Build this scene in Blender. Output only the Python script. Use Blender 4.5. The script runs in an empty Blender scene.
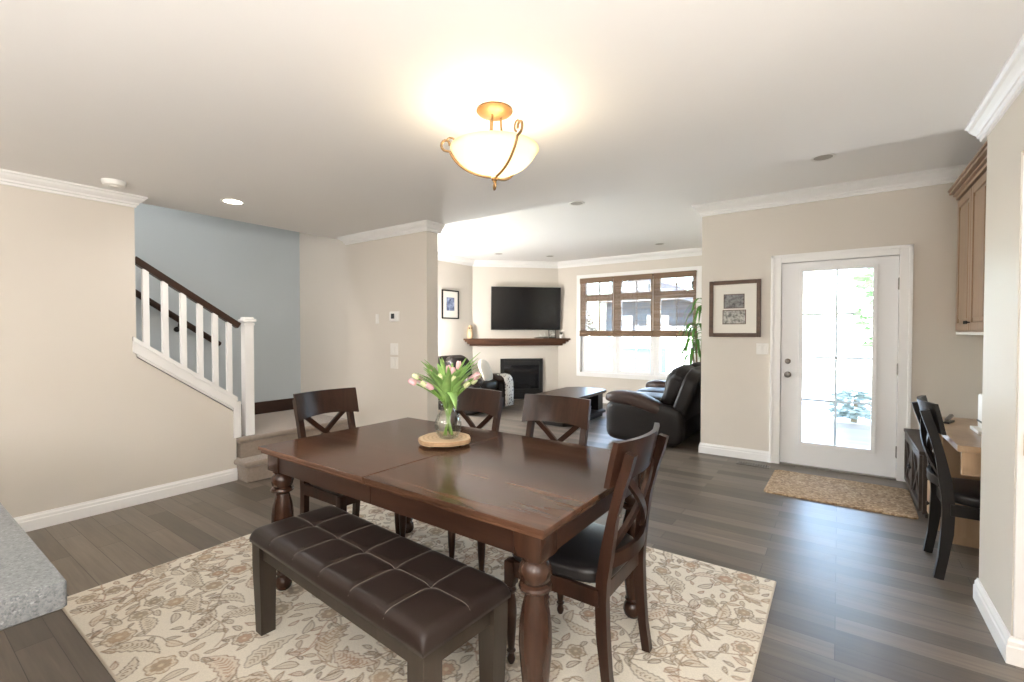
import bpy, bmesh, math, random
import numpy as np
from mathutils import Vector, Matrix, noise
rnd = random.Random(7)
sc = bpy.context.scene
COL = sc.collection
R = math.radians
PI = math.pi

# ------------------------------------------------------------------ camera, world, exposure
cam = bpy.data.objects.new('camera', bpy.data.cameras.new('camera'))
COL.objects.link(cam)
cam.location = (0, 0, 1.36)
cam.rotation_euler = (R(90 - 1.11), 0, R(35.23))
cam.data.sensor_width = 36.0
cam.data.lens = 463 / 1024 * 36
cam.data.clip_start = 0.05
cam.data.clip_end = 300
sc.camera = cam
sc.view_settings.view_transform = 'Standard'
sc.view_settings.look = 'None'
sc.view_settings.gamma = 1.0
sc.view_settings.use_curve_mapping = False
sc.view_settings.exposure = 0.60

w = bpy.data.worlds.new('sky'); sc.world = w; w.use_nodes = True
nt = w.node_tree; nt.nodes.clear()
_o = nt.nodes.new('ShaderNodeOutputWorld'); _b = nt.nodes.new('ShaderNodeBackground')
_s = nt.nodes.new('ShaderNodeTexSky'); _s.sky_type = 'NISHITA'
_s.sun_disc = False; _s.sun_elevation = R(42); _s.sun_rotation = R(200); _s.air_density = 1.0; _s.dust_density = 2.0
_b.inputs['Strength'].default_value = 4.2
_x = nt.nodes.new('ShaderNodeMix'); _x.data_type = 'RGBA'; _x.inputs[0].default_value = 0.45; _x.inputs[7].default_value = (0.62, 0.60, 0.57, 1)   # thin bright cloud
nt.links.new(_s.outputs[0], _x.inputs[6]); nt.links.new(_x.outputs[2], _b.inputs['Color']); nt.links.new(_b.outputs[0], _o.inputs['Surface'])

def lamp(name, kind, loc, power, color=(1, 1, 1), size=0.1, rot=(0, 0, 0), size_y=None, spot=None):
    d = bpy.data.lights.new(name, kind); o = bpy.data.objects.new(name, d); COL.objects.link(o)
    d.energy = power; d.color = color; o.location = loc; o.rotation_euler = rot
    if kind == 'AREA':
        d.size = size
        if size_y: d.shape = 'RECTANGLE'; d.size_y = size_y
    elif kind == 'SUN': d.angle = size
    else: d.shadow_soft_size = size
    if spot: d.spot_size = R(spot); d.spot_blend = 0.8
    return o

SUN = lamp('sun', 'SUN', (0, -20, 30), 4.5, (1, 0.95, 0.88), R(1.0), (R(42), 0, R(-20)))
WARM = (1.0, 0.84, 0.60)
NEUT = (1.0, 0.97, 0.935)
# added lamps, out of view, that brighten the rooms: kitchen pendants and a stairwell light (their fittings are built below)
ADDED_PENDANTS = [(-2.6, -1.5, 16), (-1.0, -1.5, 36), (0.5, -1.6, 55), (1.9, -0.9, 60), (-2.6, -2.6, 30), (0.8, -2.7, 50)]
for x, y, p_ in ADDED_PENDANTS:
    lamp('pendant_lamp_bulb', 'POINT', (x, y, 1.80), p_, NEUT, 0.11)
ADDED_UPLIGHTS = [(0.35, -0.65, 1.02, 88)]  # lamp added behind the camera, aimed up to brighten the ceiling
for x, y, z_, p_ in ADDED_UPLIGHTS:
    lamp('uplighter_bulb', 'AREA', (x, y, z_ + 0.03), p_, NEUT, 0.22, (PI, 0, 0))
ADDED_FLOOR_LAMPS = [(-5.50, 3.72), (-5.50, 5.33)]  # hidden lamps added to lift the living room brightness
for x, y in ADDED_FLOOR_LAMPS:
    lamp('floor_lamp_bulb', 'POINT', (x, y, 1.30), 72, NEUT, 0.09)
lamp('stairwell_light_lamp', 'AREA', (-5.15, 0.3, 3.30), 23, NEUT, 0.26)  # unseen lamp added to light the blue stairwell wall

# ------------------------------------------------------------------ materials
def mat(name, color=(0.8, 0.8, 0.8), rough=0.5, metal=0.0, spec=0.5, coat=0.0, emis=None, estr=0.0, sheen=0.0):
    m = bpy.data.materials.new(name); m.use_nodes = True
    b = m.node_tree.nodes['Principled BSDF']
    b.inputs['Base Color'].default_value = (*color, 1); b.inputs['Roughness'].default_value = rough
    b.inputs['Metallic'].default_value = metal; b.inputs['Specular IOR Level'].default_value = spec
    b.inputs['Coat Weight'].default_value = coat; b.inputs['Coat Roughness'].default_value = 0.15
    b.inputs['Sheen Weight'].default_value = sheen
    if emis:
        b.inputs['Emission Color'].default_value = (*emis, 1); b.inputs['Emission Strength'].default_value = estr
    return m
def nodes(m): return m.node_tree.nodes, m.node_tree.links, m.node_tree.nodes['Principled BSDF']
def coord(m, scale=(1, 1, 1), rot=(0, 0, 0), kind='Object'):
    N, L, b = nodes(m)
    t = N.new('ShaderNodeTexCoord'); mp = N.new('ShaderNodeMapping')
    mp.inputs['Scale'].default_value = scale; mp.inputs['Rotation'].default_value = rot
    L.new(t.outputs[kind], mp.inputs['Vector']); return mp.outputs[0]
def noise_tex(m, vec, scale, detail=4, rough=0.55, dist=0.0):
    N, L, b = nodes(m)
    n = N.new('ShaderNodeTexNoise'); n.inputs['Scale'].default_value = scale
    n.inputs['Detail'].default_value = detail; n.inputs['Roughness'].default_value = rough; n.inputs['Distortion'].default_value = dist
    L.new(vec, n.inputs['Vector']); return n.outputs[0]
def ramp(m, fac, stops):
    N, L, b = nodes(m)
    r = N.new('ShaderNodeValToRGB'); e = r.color_ramp.elements
    while len(e) < len(stops): e.new(0.5)
    for k, (p, c) in enumerate(stops):
        e[k].position = p; e[k].color = (*c, 1)
    L.new(fac, r.inputs[0]); return r.outputs[0]
def mixc(m, fac, a, b_, mode='MIX'):
    N, L, b = nodes(m)
    x = N.new('ShaderNodeMix'); x.data_type = 'RGBA'; x.blend_type = mode
    for v, s in ((fac, 0), (a, 6), (b_, 7)):
        if isinstance(v, (int, float)): x.inputs[s].default_value = v
        elif isinstance(v, tuple): x.inputs[s].default_value = (*v, 1)
        else: L.new(v, x.inputs[s])
    return x.outputs[2]
def bump(m, h, strength=0.3, dist=0.01):
    N, L, b = nodes(m)
    x = N.new('ShaderNodeBump'); x.inputs['Strength'].default_value = strength; x.inputs['Distance'].default_value = dist
    L.new(h, x.inputs['Height']); L.new(x.outputs[0], b.inputs['Normal'])
def setc(m, c):
    N, L, b = nodes(m); L.new(c, b.inputs['Base Color']); return m

def paint(name, color, rough=0.55):
    m = mat(name, color, rough, spec=0.35)
    n = noise_tex(m, coord(m), 1.3, 3)
    d = tuple(c * 0.97 for c in color)
    setc(m, mixc(m, n, color, d))
    bump(m, noise_tex(m, coord(m), 220, 2), 0.05, 0.002)
    return m
def wood(name, dark, light, rough=0.3, axis=0, scale=1.0, coat=0.0, bands=14.0, boards=0.0, spec=0.4):
    m = mat(name, light, rough, spec=spec, coat=coat)
    s = [bands, bands, bands]; s[axis] = bands * 0.09
    v = coord(m, tuple(x * scale for x in s))
    n1 = noise_tex(m, v, 1.0, 6, 0.65, 0.6); n2 = noise_tex(m, v, 5.0, 3, 0.6)
    c = ramp(m, n1, [(0.30, dark), (0.70, light)])
    c = mixc(m, n2, c, mixc(m, 0.35, c, dark), 'MIX')
    if boards:
        N, L, b = nodes(m)
        bt = N.new('ShaderNodeTexBrick'); bt.inputs['Scale'].default_value = 1.0
        bt.inputs['Color1'].default_value = (0.62, 0.60, 0.58, 1); bt.inputs['Color2'].default_value = (1.25, 1.22, 1.20, 1)
        bt.inputs['Mortar'].default_value = (0.8, 0.8, 0.8, 1); bt.inputs['Mortar Size'].default_value = 0.002; bt.inputs['Mortar Smooth'].default_value = 1.0
        bt.inputs['Brick Width'].default_value = 0.86; bt.inputs['Row Height'].default_value = boards
        L.new(coord(m), bt.inputs['Vector'])
        c = mixc(m, 1.0, c, bt.outputs[0], 'MULTIPLY')
    setc(m, c); bump(m, n2, 0.06, 0.002)
    return m
def leather(name, color, rough=0.35):
    m = mat(name, color, rough, spec=0.32)
    v = coord(m)
    N, L, b = nodes(m)
    vo = N.new('ShaderNodeTexVoronoi'); vo.inputs['Scale'].default_value = 260; L.new(v, vo.inputs['Vector'])
    bump(m, vo.outputs['Distance'], 0.12, 0.002)
    setc(m, mixc(m, noise_tex(m, v, 7, 4), color, tuple(c * 1.35 for c in color)))
    return m
def glassy(name, tint=(1, 1, 1), gloss=0.06, edge=0.7):
    m = bpy.data.materials.new(name); m.use_nodes = True
    N = m.node_tree.nodes; L = m.node_tree.links; N.clear()
    o = N.new('ShaderNodeOutputMaterial'); t = N.new('ShaderNodeBsdfTransparent'); g = N.new('ShaderNodeBsdfGlossy')
    x = N.new('ShaderNodeMixShader'); lw = N.new('ShaderNodeLayerWeight')
    t.inputs[0].default_value = (*tint, 1); g.inputs['Roughness'].default_value = 0.02
    lw.inputs['Blend'].default_value = 0.25
    mul = N.new('ShaderNodeMath'); mul.operation = 'MULTIPLY_ADD'; mul.inputs[1].default_value = edge; mul.inputs[2].default_value = gloss
    L.new(lw.outputs['Fresnel'], mul.inputs[0]); L.new(mul.outputs[0], x.inputs[0])
    L.new(t.outputs[0], x.inputs[1]); L.new(g.outputs[0], x.inputs[2]); L.new(x.outputs[0], o.inputs['Surface'])
    return m

M = {}
M['beige'] = paint('beige_paint', (0.685, 0.635, 0.568))
M['blue'] = paint('blue_grey_paint', (0.56, 0.62, 0.655))
M['ceil'] = paint('ceiling_paint', (0.90, 0.885, 0.865), 0.7)
M['white'] = mat('white_trim_paint', (0.87, 0.86, 0.845), 0.35)
M['doorwhite'] = mat('white_door_paint', (0.88, 0.88, 0.885), 0.4)
M['bar_grey'] = mat('grey_glazing_bar', (0.62, 0.62, 0.62), 0.5)
M['plastic2'] = mat('bright_white_plastic', (0.86, 0.85, 0.82), 0.4)
M['plastic'] = mat('white_plastic', (0.82, 0.80, 0.76), 0.4)
M['black_plastic'] = mat('black_plastic', (0.012, 0.012, 0.013), 0.35)
M['nickel'] = mat('dark_nickel', (0.20, 0.185, 0.17), 0.32, 1.0)
M['bronze'] = mat('antique_bronze', (0.30, 0.19, 0.095), 0.42, 0.85)
M['gold'] = mat('antique_gold', (0.27, 0.145, 0.055), 0.45, 0.5)
M['brass'] = mat('brass', (0.70, 0.48, 0.22), 0.3, 1.0)
M['dark_wood'] = wood('dark_cherry_wood', (0.011, 0.0050, 0.0032), (0.050, 0.021, 0.0125), 0.28, 2, spec=0.28)
M['rail_wood'] = wood('dark_handrail_wood', (0.022, 0.010, 0.006), (0.050, 0.022, 0.013), 0.35, 1)
M['table_wood'] = wood('table_leg_wood', (0.020, 0.0085, 0.005), (0.060, 0.0265, 0.0155), 0.25, 2)
M['apron_wood'] = wood('table_apron_wood', (0.017, 0.0075, 0.0048), (0.050, 0.0225, 0.0135), 0.28, 0)
M['table_top'] = wood('table_top_wood', (0.022, 0.0105, 0.0065), (0.135, 0.067, 0.040), 0.16, 0, bands=9.0, boards=0.135, spec=0.24)
M['espresso'] = wood('espresso_wood', (0.018, 0.013, 0.009), (0.045, 0.033, 0.024), 0.4, 2)
M['black_wood'] = wood('black_brown_wood', (0.005, 0.004, 0.0035), (0.012, 0.009, 0.0075), 0.38, 2, spec=0.25)
M['mantel_wood'] = wood('mantel_wood', (0.045, 0.018, 0.009), (0.16, 0.072, 0.036), 0.35, 0)
M['maple'] = wood('maple_wood', (0.37, 0.245, 0.145), (0.52, 0.365, 0.235), 0.32, 2, bands=8.0)
M['cabinet_maple'] = wood('wall_cabinet_maple', (0.25, 0.16, 0.098), (0.37, 0.25, 0.165), 0.3, 2, bands=8.0)
M['frame_wood'] = wood('walnut_frame_wood', (0.055, 0.028, 0.016), (0.14, 0.075, 0.042), 0.4, 0)
M['console_wood'] = wood('console_wood', (0.025, 0.018, 0.014), (0.07, 0.05, 0.038), 0.5, 1, coat=0.0)
M['leather_brown'] = leather('dark_brown_leather', (0.019, 0.0125, 0.0105), 0.34)
M['leather_black'] = leather('black_leather', (0.011, 0.010, 0.0105), 0.3)
M['leather_sofa'] = leather('sofa_leather', (0.009, 0.0066, 0.006), 0.42)
M['leather_pad'] = leather('sofa_arm_leather', (0.034, 0.020, 0.016), 0.4)
M['stitch'] = mat('seam_thread', (0.30, 0.26, 0.22), 0.6)
M['tv_screen'] = mat('tv_screen', (0.006, 0.006, 0.007), 0.16)
M['glass'] = glassy('window_glass', (0.97, 0.99, 0.985), 0.03)
M['vase_glass'] = glassy('vase_glass', (0.985, 0.995, 0.98), 0.05, 0.3)
M['water'] = glassy('vase_water', (0.985, 0.995, 0.97), 0.0, 0.1)
M['black_glass'] = mat('firebox_glass', (0.014, 0.014, 0.015), 0.06, spec=1.0)
M['black_metal'] = mat('black_metal', (0.012, 0.012, 0.012), 0.45)
M['stem'] = mat('tulip_stem_green', (0.20, 0.36, 0.07), 0.5)
M['leaf'] = mat('tulip_leaf_green', (0.27, 0.46, 0.14), 0.45)
M['pink'] = mat('tulip_pink', (0.84, 0.49, 0.53), 0.5)
M['bud'] = mat('tulip_bud', (0.66, 0.70, 0.40), 0.5)
M['plant_leaf'] = mat('dracaena_leaf', (0.085, 0.24, 0.035), 0.4)
M['plant_stem'] = mat('plant_cane', (0.22, 0.17, 0.10), 0.8)
M['pot'] = mat('plant_pot', (0.16, 0.10, 0.07), 0.5)
M['mat_board'] = mat('mat_board', (0.80, 0.77, 0.70), 0.7)
M['white_fabric'] = mat('cream_cushion_fabric', (0.56, 0.53, 0.465), 0.9, sheen=0.3)
M['concrete'] = mat('concrete', (0.72, 0.71, 0.69), 0.9)
for k in ('stem', 'leaf', 'plant_leaf', 'pink', 'bud'):
    m = M[k]; N, L, b = nodes(m); base = tuple(b.inputs['Base Color'].default_value[:3])
    setc(m, mixc(m, noise_tex(m, coord(m), 22, 3), tuple(c * 0.72 for c in base), tuple(min(1, c * 1.3) for c in base)))

def make_floor_mat():
    m = mat('grey_brown_plank_floor', (0.1, 0.08, 0.06), 0.38, spec=0.5)
    N, L, b = nodes(m)
    v = coord(m)
    bt = N.new('ShaderNodeTexBrick'); bt.offset = 0.37; bt.offset_frequency = 2
    bt.inputs['Scale'].default_value = 1.0
    bt.inputs['Color1'].default_value = (0.093, 0.076, 0.060, 1); bt.inputs['Color2'].default_value = (0.20, 0.166, 0.133, 1)
    bt.inputs['Mortar'].default_value = (0.038, 0.030, 0.023, 1); bt.inputs['Mortar Size'].default_value = 0.0016
    bt.inputs['Mortar Smooth'].default_value = 0.3; bt.inputs['Brick Width'].default_value = 0.95; bt.inputs['Row Height'].default_value = 0.122
    L.new(v, bt.inputs['Vector'])
    g = noise_tex(m, coord(m, (2.0, 34, 1)), 1.0, 6, 0.65, 0.4)
    g2 = noise_tex(m, coord(m, (1.1, 4, 1)), 1.0, 3)
    c = mixc(m, 1.0, bt.outputs[0], ramp(m, g, [(0.25, (0.68, 0.67, 0.66)), (0.75, (1.26, 1.25, 1.24))]), 'MULTIPLY')
    c = mixc(m, 1.0, c, ramp(m, g2, [(0.3, (0.90, 0.90, 0.90)), (0.7, (1.1, 1.1, 1.1))]), 'MULTIPLY')
    setc(m, c)
    inv = N.new('ShaderNodeMath'); inv.operation = 'SUBTRACT'; inv.inputs[0].default_value = 1.0; L.new(bt.outputs['Fac'], inv.inputs[1])
    bump(m, inv.outputs[0], 0.35, 0.0015)
    rr = N.new('ShaderNodeMapRange'); rr.inputs[3].default_value = 0.30; rr.inputs[4].default_value = 0.48
    L.new(g, rr.inputs[0]); L.new(rr.outputs[0], b.inputs['Roughness'])
    return m
M['floor'] = make_floor_mat()
def make_granite():
    m = mat('grey_speckled_laminate', (0.3, 0.32, 0.33), 0.35)
    N, L, b = nodes(m); v = coord(m)
    vo = N.new('ShaderNodeTexVoronoi'); vo.inputs['Scale'].default_value = 330; L.new(v, vo.inputs['Vector'])
    c1 = ramp(m, vo.outputs['Color'], [(0.1, (0.05, 0.055, 0.06)), (0.45, (0.15, 0.158, 0.162)), (0.8, (0.185, 0.194, 0.198)), (0.97, (0.38, 0.39, 0.395))])
    c2 = ramp(m, noise_tex(m, v, 110, 5, 0.7), [(0.35, (0.075, 0.08, 0.085)), (0.62, (0.21, 0.219, 0.222))])
    setc(m, mixc(m, 0.5, c1, c2)); return m
M['granite'] = make_granite()
def make_carpet():
    m = mat('taupe_stair_carpet', (0.34, 0.275, 0.225), 0.95, sheen=0.4)
    v = coord(m)
    setc(m, mixc(m, noise_tex(m, v, 45, 4, 0.7), (0.21, 0.165, 0.13), (0.36, 0.295, 0.24)))
    bump(m, noise_tex(m, v, 320, 2), 0.6, 0.006); return m
M['carpet'] = make_carpet()
def make_doormat():
    m = mat('woven_tan_doormat', (0.36, 0.25, 0.16), 0.95)
    N, L, b = nodes(m); v = coord(m)
    vo = N.new('ShaderNodeTexVoronoi'); vo.inputs['Scale'].default_value = 62; L.new(v, vo.inputs['Vector'])
    setc(m, ramp(m, vo.outputs['Color'], [(0.1, (0.24, 0.15, 0.08)), (0.5, (0.42, 0.285, 0.165)), (0.9, (0.60, 0.45, 0.29))]))
    bump(m, vo.outputs['Distance'], 0.8, 0.012); return m
M['doormat'] = make_doormat()
def make_bamboo():
    m = mat('woven_bamboo', (0.19, 0.115, 0.065), 0.6)
    v = coord(m, (0.6, 1, 90))
    setc(m, ramp(m, noise_tex(m, v, 2.0, 3, 0.6), [(0.3, (0.085, 0.048, 0.026)), (0.7, (0.27, 0.17, 0.10))])); return m
M['bamboo'] = make_bamboo()
def make_slice():
    m = mat('pale_tree_slice_wood', (0.62, 0.43, 0.25), 0.55)
    N, L, b = nodes(m); v = coord(m)
    wv = N.new('ShaderNodeTexWave'); wv.wave_type = 'RINGS'; wv.rings_direction = 'Z'
    wv.inputs['Scale'].default_value = 14; wv.inputs['Distortion'].default_value = 3.5; wv.inputs['Detail'].default_value = 3
    L.new(v, wv.inputs['Vector'])
    setc(m, ramp(m, wv.outputs['Fac'], [(0.0, (0.53, 0.37, 0.22)), (0.5, (0.64, 0.47, 0.29)), (1.0, (0.68, 0.51, 0.33))])); return m
M['slice'] = make_slice()
def make_bark():
    m = mat('tree_slice_bark', (0.30, 0.19, 0.11), 0.85)
    setc(m, mixc(m, noise_tex(m, coord(m), 60, 4), (0.22, 0.13, 0.07), (0.46, 0.31, 0.18))); return m
M['bark'] = make_bark()
def make_photo(name, dark, light, scale):
    m = mat(name, dark, 0.3)
    v = coord(m)
    setc(m, ramp(m, noise_tex(m, v, scale, 5, 0.6, 0.5), [(0.35, dark), (0.62, light)])); return m
M['photo_dark'] = make_photo('photo_dark', (0.015, 0.015, 0.016), (0.22, 0.22, 0.22), 26)
M['photo_light'] = make_photo('photo_light', (0.10, 0.10, 0.09), (0.52, 0.50, 0.45), 30)
M['photo_blue'] = make_photo('photo_blue', (0.03, 0.045, 0.12), (0.36, 0.43, 0.62), 16)
def make_blanket():
    m = mat('patterned_blanket', (0.7, 0.68, 0.64), 0.9)
    N, L, b = nodes(m); vo = N.new('ShaderNodeTexVoronoi'); vo.inputs['Scale'].default_value = 24; L.new(coord(m), vo.inputs['Vector'])
    setc(m, ramp(m, vo.outputs['Distance'], [(0.25, (0.16, 0.12, 0.11)), (0.42, (0.74, 0.71, 0.66))])); return m
M['blanket'] = make_blanket()
def make_shade():
    m = bpy.data.materials.new('amber_frosted_glass'); m.use_nodes = True
    N = m.node_tree.nodes; L = m.node_tree.links; N.clear()
    o = N.new('ShaderNodeOutputMaterial'); t = N.new('ShaderNodeBsdfTranslucent'); d = N.new('ShaderNodeBsdfDiffuse'); g = N.new('ShaderNodeBsdfGlossy')
    t.inputs[0].default_value = (1.0, 0.93, 0.74, 1); d.inputs[0].default_value = (0.93, 0.84, 0.62, 1)
    g.inputs['Roughness'].default_value = 0.25
    x = N.new('ShaderNodeMixShader'); x.inputs[0].default_value = 0.35
    y = N.new('ShaderNodeMixShader'); y.inputs[0].default_value = 0.05
    L.new(t.outputs[0], x.inputs[1]); L.new(d.outputs[0], x.inputs[2]); L.new(x.outputs[0], y.inputs[1]); L.new(g.outputs[0], y.inputs[2])
    L.new(y.outputs[0], o.inputs['Surface']); return m
M['shade'] = make_shade()
M['lamp_on'] = mat('lit_lamp', (1, 1, 1), 0.5, emis=(1.0, 0.90, 0.72), estr=14)
M['globe'] = glassy('clear_globe_glass', (1, 1, 1), 0.02)
M['kitchen_on'] = mat('lit_kitchen_lamp', (1, 1, 1), 0.5, emis=NEUT, estr=4)  # glow of the added stairwell light
M['lamp_off'] = mat('unlit_lamp_baffle', (0.40, 0.37, 0.33), 0.5)
M['rug'] = mat('rug_pile', (0.6, 0.53, 0.42), 0.95, sheen=0.2)
_N, _L, _b = nodes(M['rug'])
_a = _N.new('ShaderNodeVertexColor'); _a.layer_name = 'pattern'
_L.new(mixc(M['rug'], 0.35, _a.outputs[0], mixc(M['rug'], 1.0, _a.outputs[0], ramp(M['rug'], noise_tex(M['rug'], coord(M['rug']), 160, 3, 0.7), [(0.3, (0.7, 0.7, 0.7)), (0.7, (1.25, 1.25, 1.25))]), 'MULTIPLY')), _b.inputs['Base Color'])
bump(M['rug'], noise_tex(M['rug'], coord(M['rug']), 400, 2), 0.4, 0.003)

# ------------------------------------------------------------------ mesh helpers
class B:
    """collects shapes and links them as one mesh object"""
    def __init__(s): s.bm = bmesh.new()
    def add(s, verts, faces, mtx=None):
        vs = [s.bm.verts.new((mtx @ Vector(v)) if mtx else Vector(v)) for v in verts]
        for f in faces:
            try: s.bm.faces.new([vs[i] for i in f])
            except ValueError: pass
        return vs
    def box(s, c, size, bev=0.0, mtx=None, seg=2):
        hx, hy, hz = (d / 2 for d in size); t = bmesh.new()
        bmesh.ops.create_cube(t, size=1.0)
        for v in t.verts: v.co = Vector((v.co.x * size[0], v.co.y * size[1], v.co.z * size[2]))
        if bev: bmesh.ops.bevel(t, geom=t.edges[:] + t.verts[:], offset=min(bev, min(size) * 0.45), segments=seg, affect='EDGES', profile=0.5)
        m = Matrix.Translation(c) @ mtx if mtx else Matrix.Translation(c)
        t.verts.index_update()
        s.add([v.co.copy() for v in t.verts], [[v.index for v in f.verts] for f in t.faces], m); t.free(); return s
    def span(s, a, b, bev=0.0):
        return s.box([(a[i] + b[i]) / 2 for i in range(3)], [abs(b[i] - a[i]) for i in range(3)], bev)
    def lathe(s, prof, c=(0, 0, 0), n=24, mtx=None, cap=True):
        vs = []; fs = []
        for r, z in prof:
            for k in range(n):
                a = 2 * PI * k / n; vs.append((r * math.cos(a), r * math.sin(a), z))
        for i in range(len(prof) - 1):
            for k in range(n): fs.append((i * n + k, i * n + (k + 1) % n, (i + 1) * n + (k + 1) % n, (i + 1) * n + k))
        if cap:
            fs.append(tuple(range(n - 1, -1, -1))); fs.append(tuple(range((len(prof) - 1) * n, len(prof) * n)))
        s.add(vs, fs, Matrix.Translation(c) @ mtx if mtx else Matrix.Translation(c)); return s
    def tube(s, pts, rad, n=8, flat=1.0):
        pts = [Vector(p) for p in pts]; m = len(pts); vs = []; fs = []
        rad = rad if isinstance(rad, (list, tuple)) else [rad] * m
        up = None
        for i, p in enumerate(pts):
            d = (pts[min(i + 1, m - 1)] - pts[max(i - 1, 0)]).normalized()
            if up is None:
                up = Vector((0, 0, 1)) if abs(d.z) < 0.9 else Vector((1, 0, 0))
            x = (up - d * up.dot(d)).normalized(); y = d.cross(x); up = x
            for k in range(n):
                a = 2 * PI * k / n; vs.append(p + (x * math.cos(a) * flat + y * math.sin(a)) * rad[i])
        for i in range(m - 1):
            for k in range(n): fs.append((i * n + k, i * n + (k + 1) % n, (i + 1) * n + (k + 1) % n, (i + 1) * n + k))
        fs.append(tuple(range(n - 1, -1, -1))); fs.append(tuple(range((m - 1) * n, m * n)))
        s.add(vs, fs); return s
    def sweep(s, path, sec, side=None):
        """rectangular section (across, thick) swept along path; `side` = across direction"""
        pts = [Vector(p) for p in path]; m = len(pts); vs = []; fs = []
        for i, p in enumerate(pts):
            d = (pts[min(i + 1, m - 1)] - pts[max(i - 1, 0)]).normalized()
            a = Vector(side); a = (a - d * a.dot(d)).normalized(); t = d.cross(a)
            q = sec[i] if isinstance(sec, list) else sec
            for u, v_ in ((-1, -1), (1, -1), (1, 1), (-1, 1)): vs.append(p + a * (u * q[0] / 2) + t * (v_ * q[1] / 2))
        for i in range(m - 1):
            for k in range(4): fs.append((i * 4 + k, i * 4 + (k + 1) % 4, i * 4 + 4 + (k + 1) % 4, i * 4 + 4 + k))
        fs.append((3, 2, 1, 0)); fs.append(tuple(range(m * 4 - 4, m * 4)))
        s.add(vs, fs); return s
    def prism(s, poly, d0, d1, plane='YZ', mtx=None):
        n = len(poly)
        def P(a, b, d): return {'YZ': (d, a, b), 'XZ': (a, d, b), 'XY': (a, b, d)}[plane]
        vs = [P(a, b, d0) for a, b in poly] + [P(a, b, d1) for a, b in poly]
        fs = [tuple(range(n - 1, -1, -1)), tuple(range(n, 2 * n))] + [(i, (i + 1) % n, n + (i + 1) % n, n + i) for i in range(n)]
        s.add(vs, fs, mtx); return s
    def puff(s, c, size, p=4.0, n=10, mtx=None, fn=None):
        t = bmesh.new(); bmesh.ops.create_cube(t, size=2.0)
        bmesh.ops.subdivide_edges(t, edges=t.edges[:], cuts=n, use_grid_fill=True)
        for v in t.verts:
            q = (abs(v.co.x) ** p + abs(v.co.y) ** p + abs(v.co.z) ** p) ** (1 / p)
            u = v.co / q
            if fn: u = Vector(fn(u))
            v.co = Vector((u.x * size[0] / 2, u.y * size[1] / 2, u.z * size[2] / 2))
        t.verts.index_update()
        s.add([v.co.copy() for v in t.verts], [[v.index for v in f.verts] for f in t.faces], Matrix.Translation(c) @ mtx if mtx else Matrix.Translation(c)); t.free(); return s
    def build(s, name, m, parent=None, smooth=None, loc=None):
        bmesh.ops.recalc_face_normals(s.bm, faces=s.bm.faces[:])
        me = bpy.data.meshes.new(name); s.bm.to_mesh(me); s.bm.free()
        me.materials.append(M[m] if isinstance(m, str) else m)
        o = bpy.data.objects.new(name, me); COL.objects.link(o)
        if parent: o.parent = parent
        if loc: o.location = loc
        if smooth:
            for p in me.polygons: p.use_smooth = True
            if smooth != True:
                me.set_sharp_from_angle(angle=R(smooth))
                if smooth <= 30:
                    wn = o.modifiers.new('weighted', 'WEIGHTED_NORMAL'); wn.keep_sharp = True; wn.weight = 100
        return o
def RX(a): return Matrix.Rotation(R(a), 4, 'X')
def RY(a): return Matrix.Rotation(R(a), 4, 'Y')
def RZ(a): return Matrix.Rotation(R(a), 4, 'Z')
def tag(o, label=None, cat=None, group=None, kind=None):
    if label: o['label'] = label
    if cat: o['category'] = cat
    if group: o['group'] = group
    if kind: o['kind'] = kind
    return o
def struct(o): o['kind'] = 'structure'; return o
def thing(name, loc, label, cat, rz=0.0, group=None):
    o = bpy.data.objects.new(name, None); COL.objects.link(o); o.location = loc; o.rotation_euler = (0, 0, R(rz))
    o.empty_display_size = 0.1
    return tag(o, label, cat, group)
KIDS = {}
def copy_tree(o, parent=None):
    c = o.copy(); COL.objects.link(c)
    if parent: c.parent = parent
    for ch in [x for x in COL.objects if x.parent == o]: copy_tree(ch, c)
    return c

def moulding(name, path, prof):
    """profile (out, z) swept along a plan polyline with mitred corners; the room is on the left of the path"""
    P = [Vector((p[0], p[1])) for p in path]; n = len(P); k = len(prof); vs = []; fs = []
    nor = []
    for i in range(n - 1):
        d = (P[i + 1] - P[i]).normalized(); nor.append(Vector((-d.y, d.x)))
    for i in range(n):
        if i == 0: m = nor[0]
        elif i == n - 1: m = nor[-1]
        else:
            m = nor[i - 1] + nor[i]; m = m / max(0.2, (m.dot(nor[i])))
        for o_, z in prof: vs.append((P[i].x + m.x * o_, P[i].y + m.y * o_, z))
    for i in range(n - 1):
        for j in range(k): fs.append((i * k + j, i * k + (j + 1) % k, (i + 1) * k + (j + 1) % k, (i + 1) * k + j))
    fs.append(tuple(range(k))); fs.append(tuple(range(n * k - 1, (n - 1) * k - 1, -1)))
    b = B(); b.add(vs, fs); return struct(b.build(name, 'white'))
def crown_prof(z, s=1.0):
    z0 = z - 0.001; z = 0.0
    return [(o_ * s, z0 + q * s) for o_, q in [(0.0, z), (0.078, z), (0.078, z - 0.014), (0.066, z - 0.020), (0.058, z - 0.036), (0.040, z - 0.052), (0.028, z - 0.060), (0.026, z - 0.074), (0.014, z - 0.080), (0.012, z - 0.096), (0.0, z - 0.098)]]
BASE = [(0.0, 0.0), (0.017, 0.0), (0.017, 0.070), (0.013, 0.076), (0.013, 0.092), (0.007, 0.104), (0.006, 0.112), (0.0, 0.112)]

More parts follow.
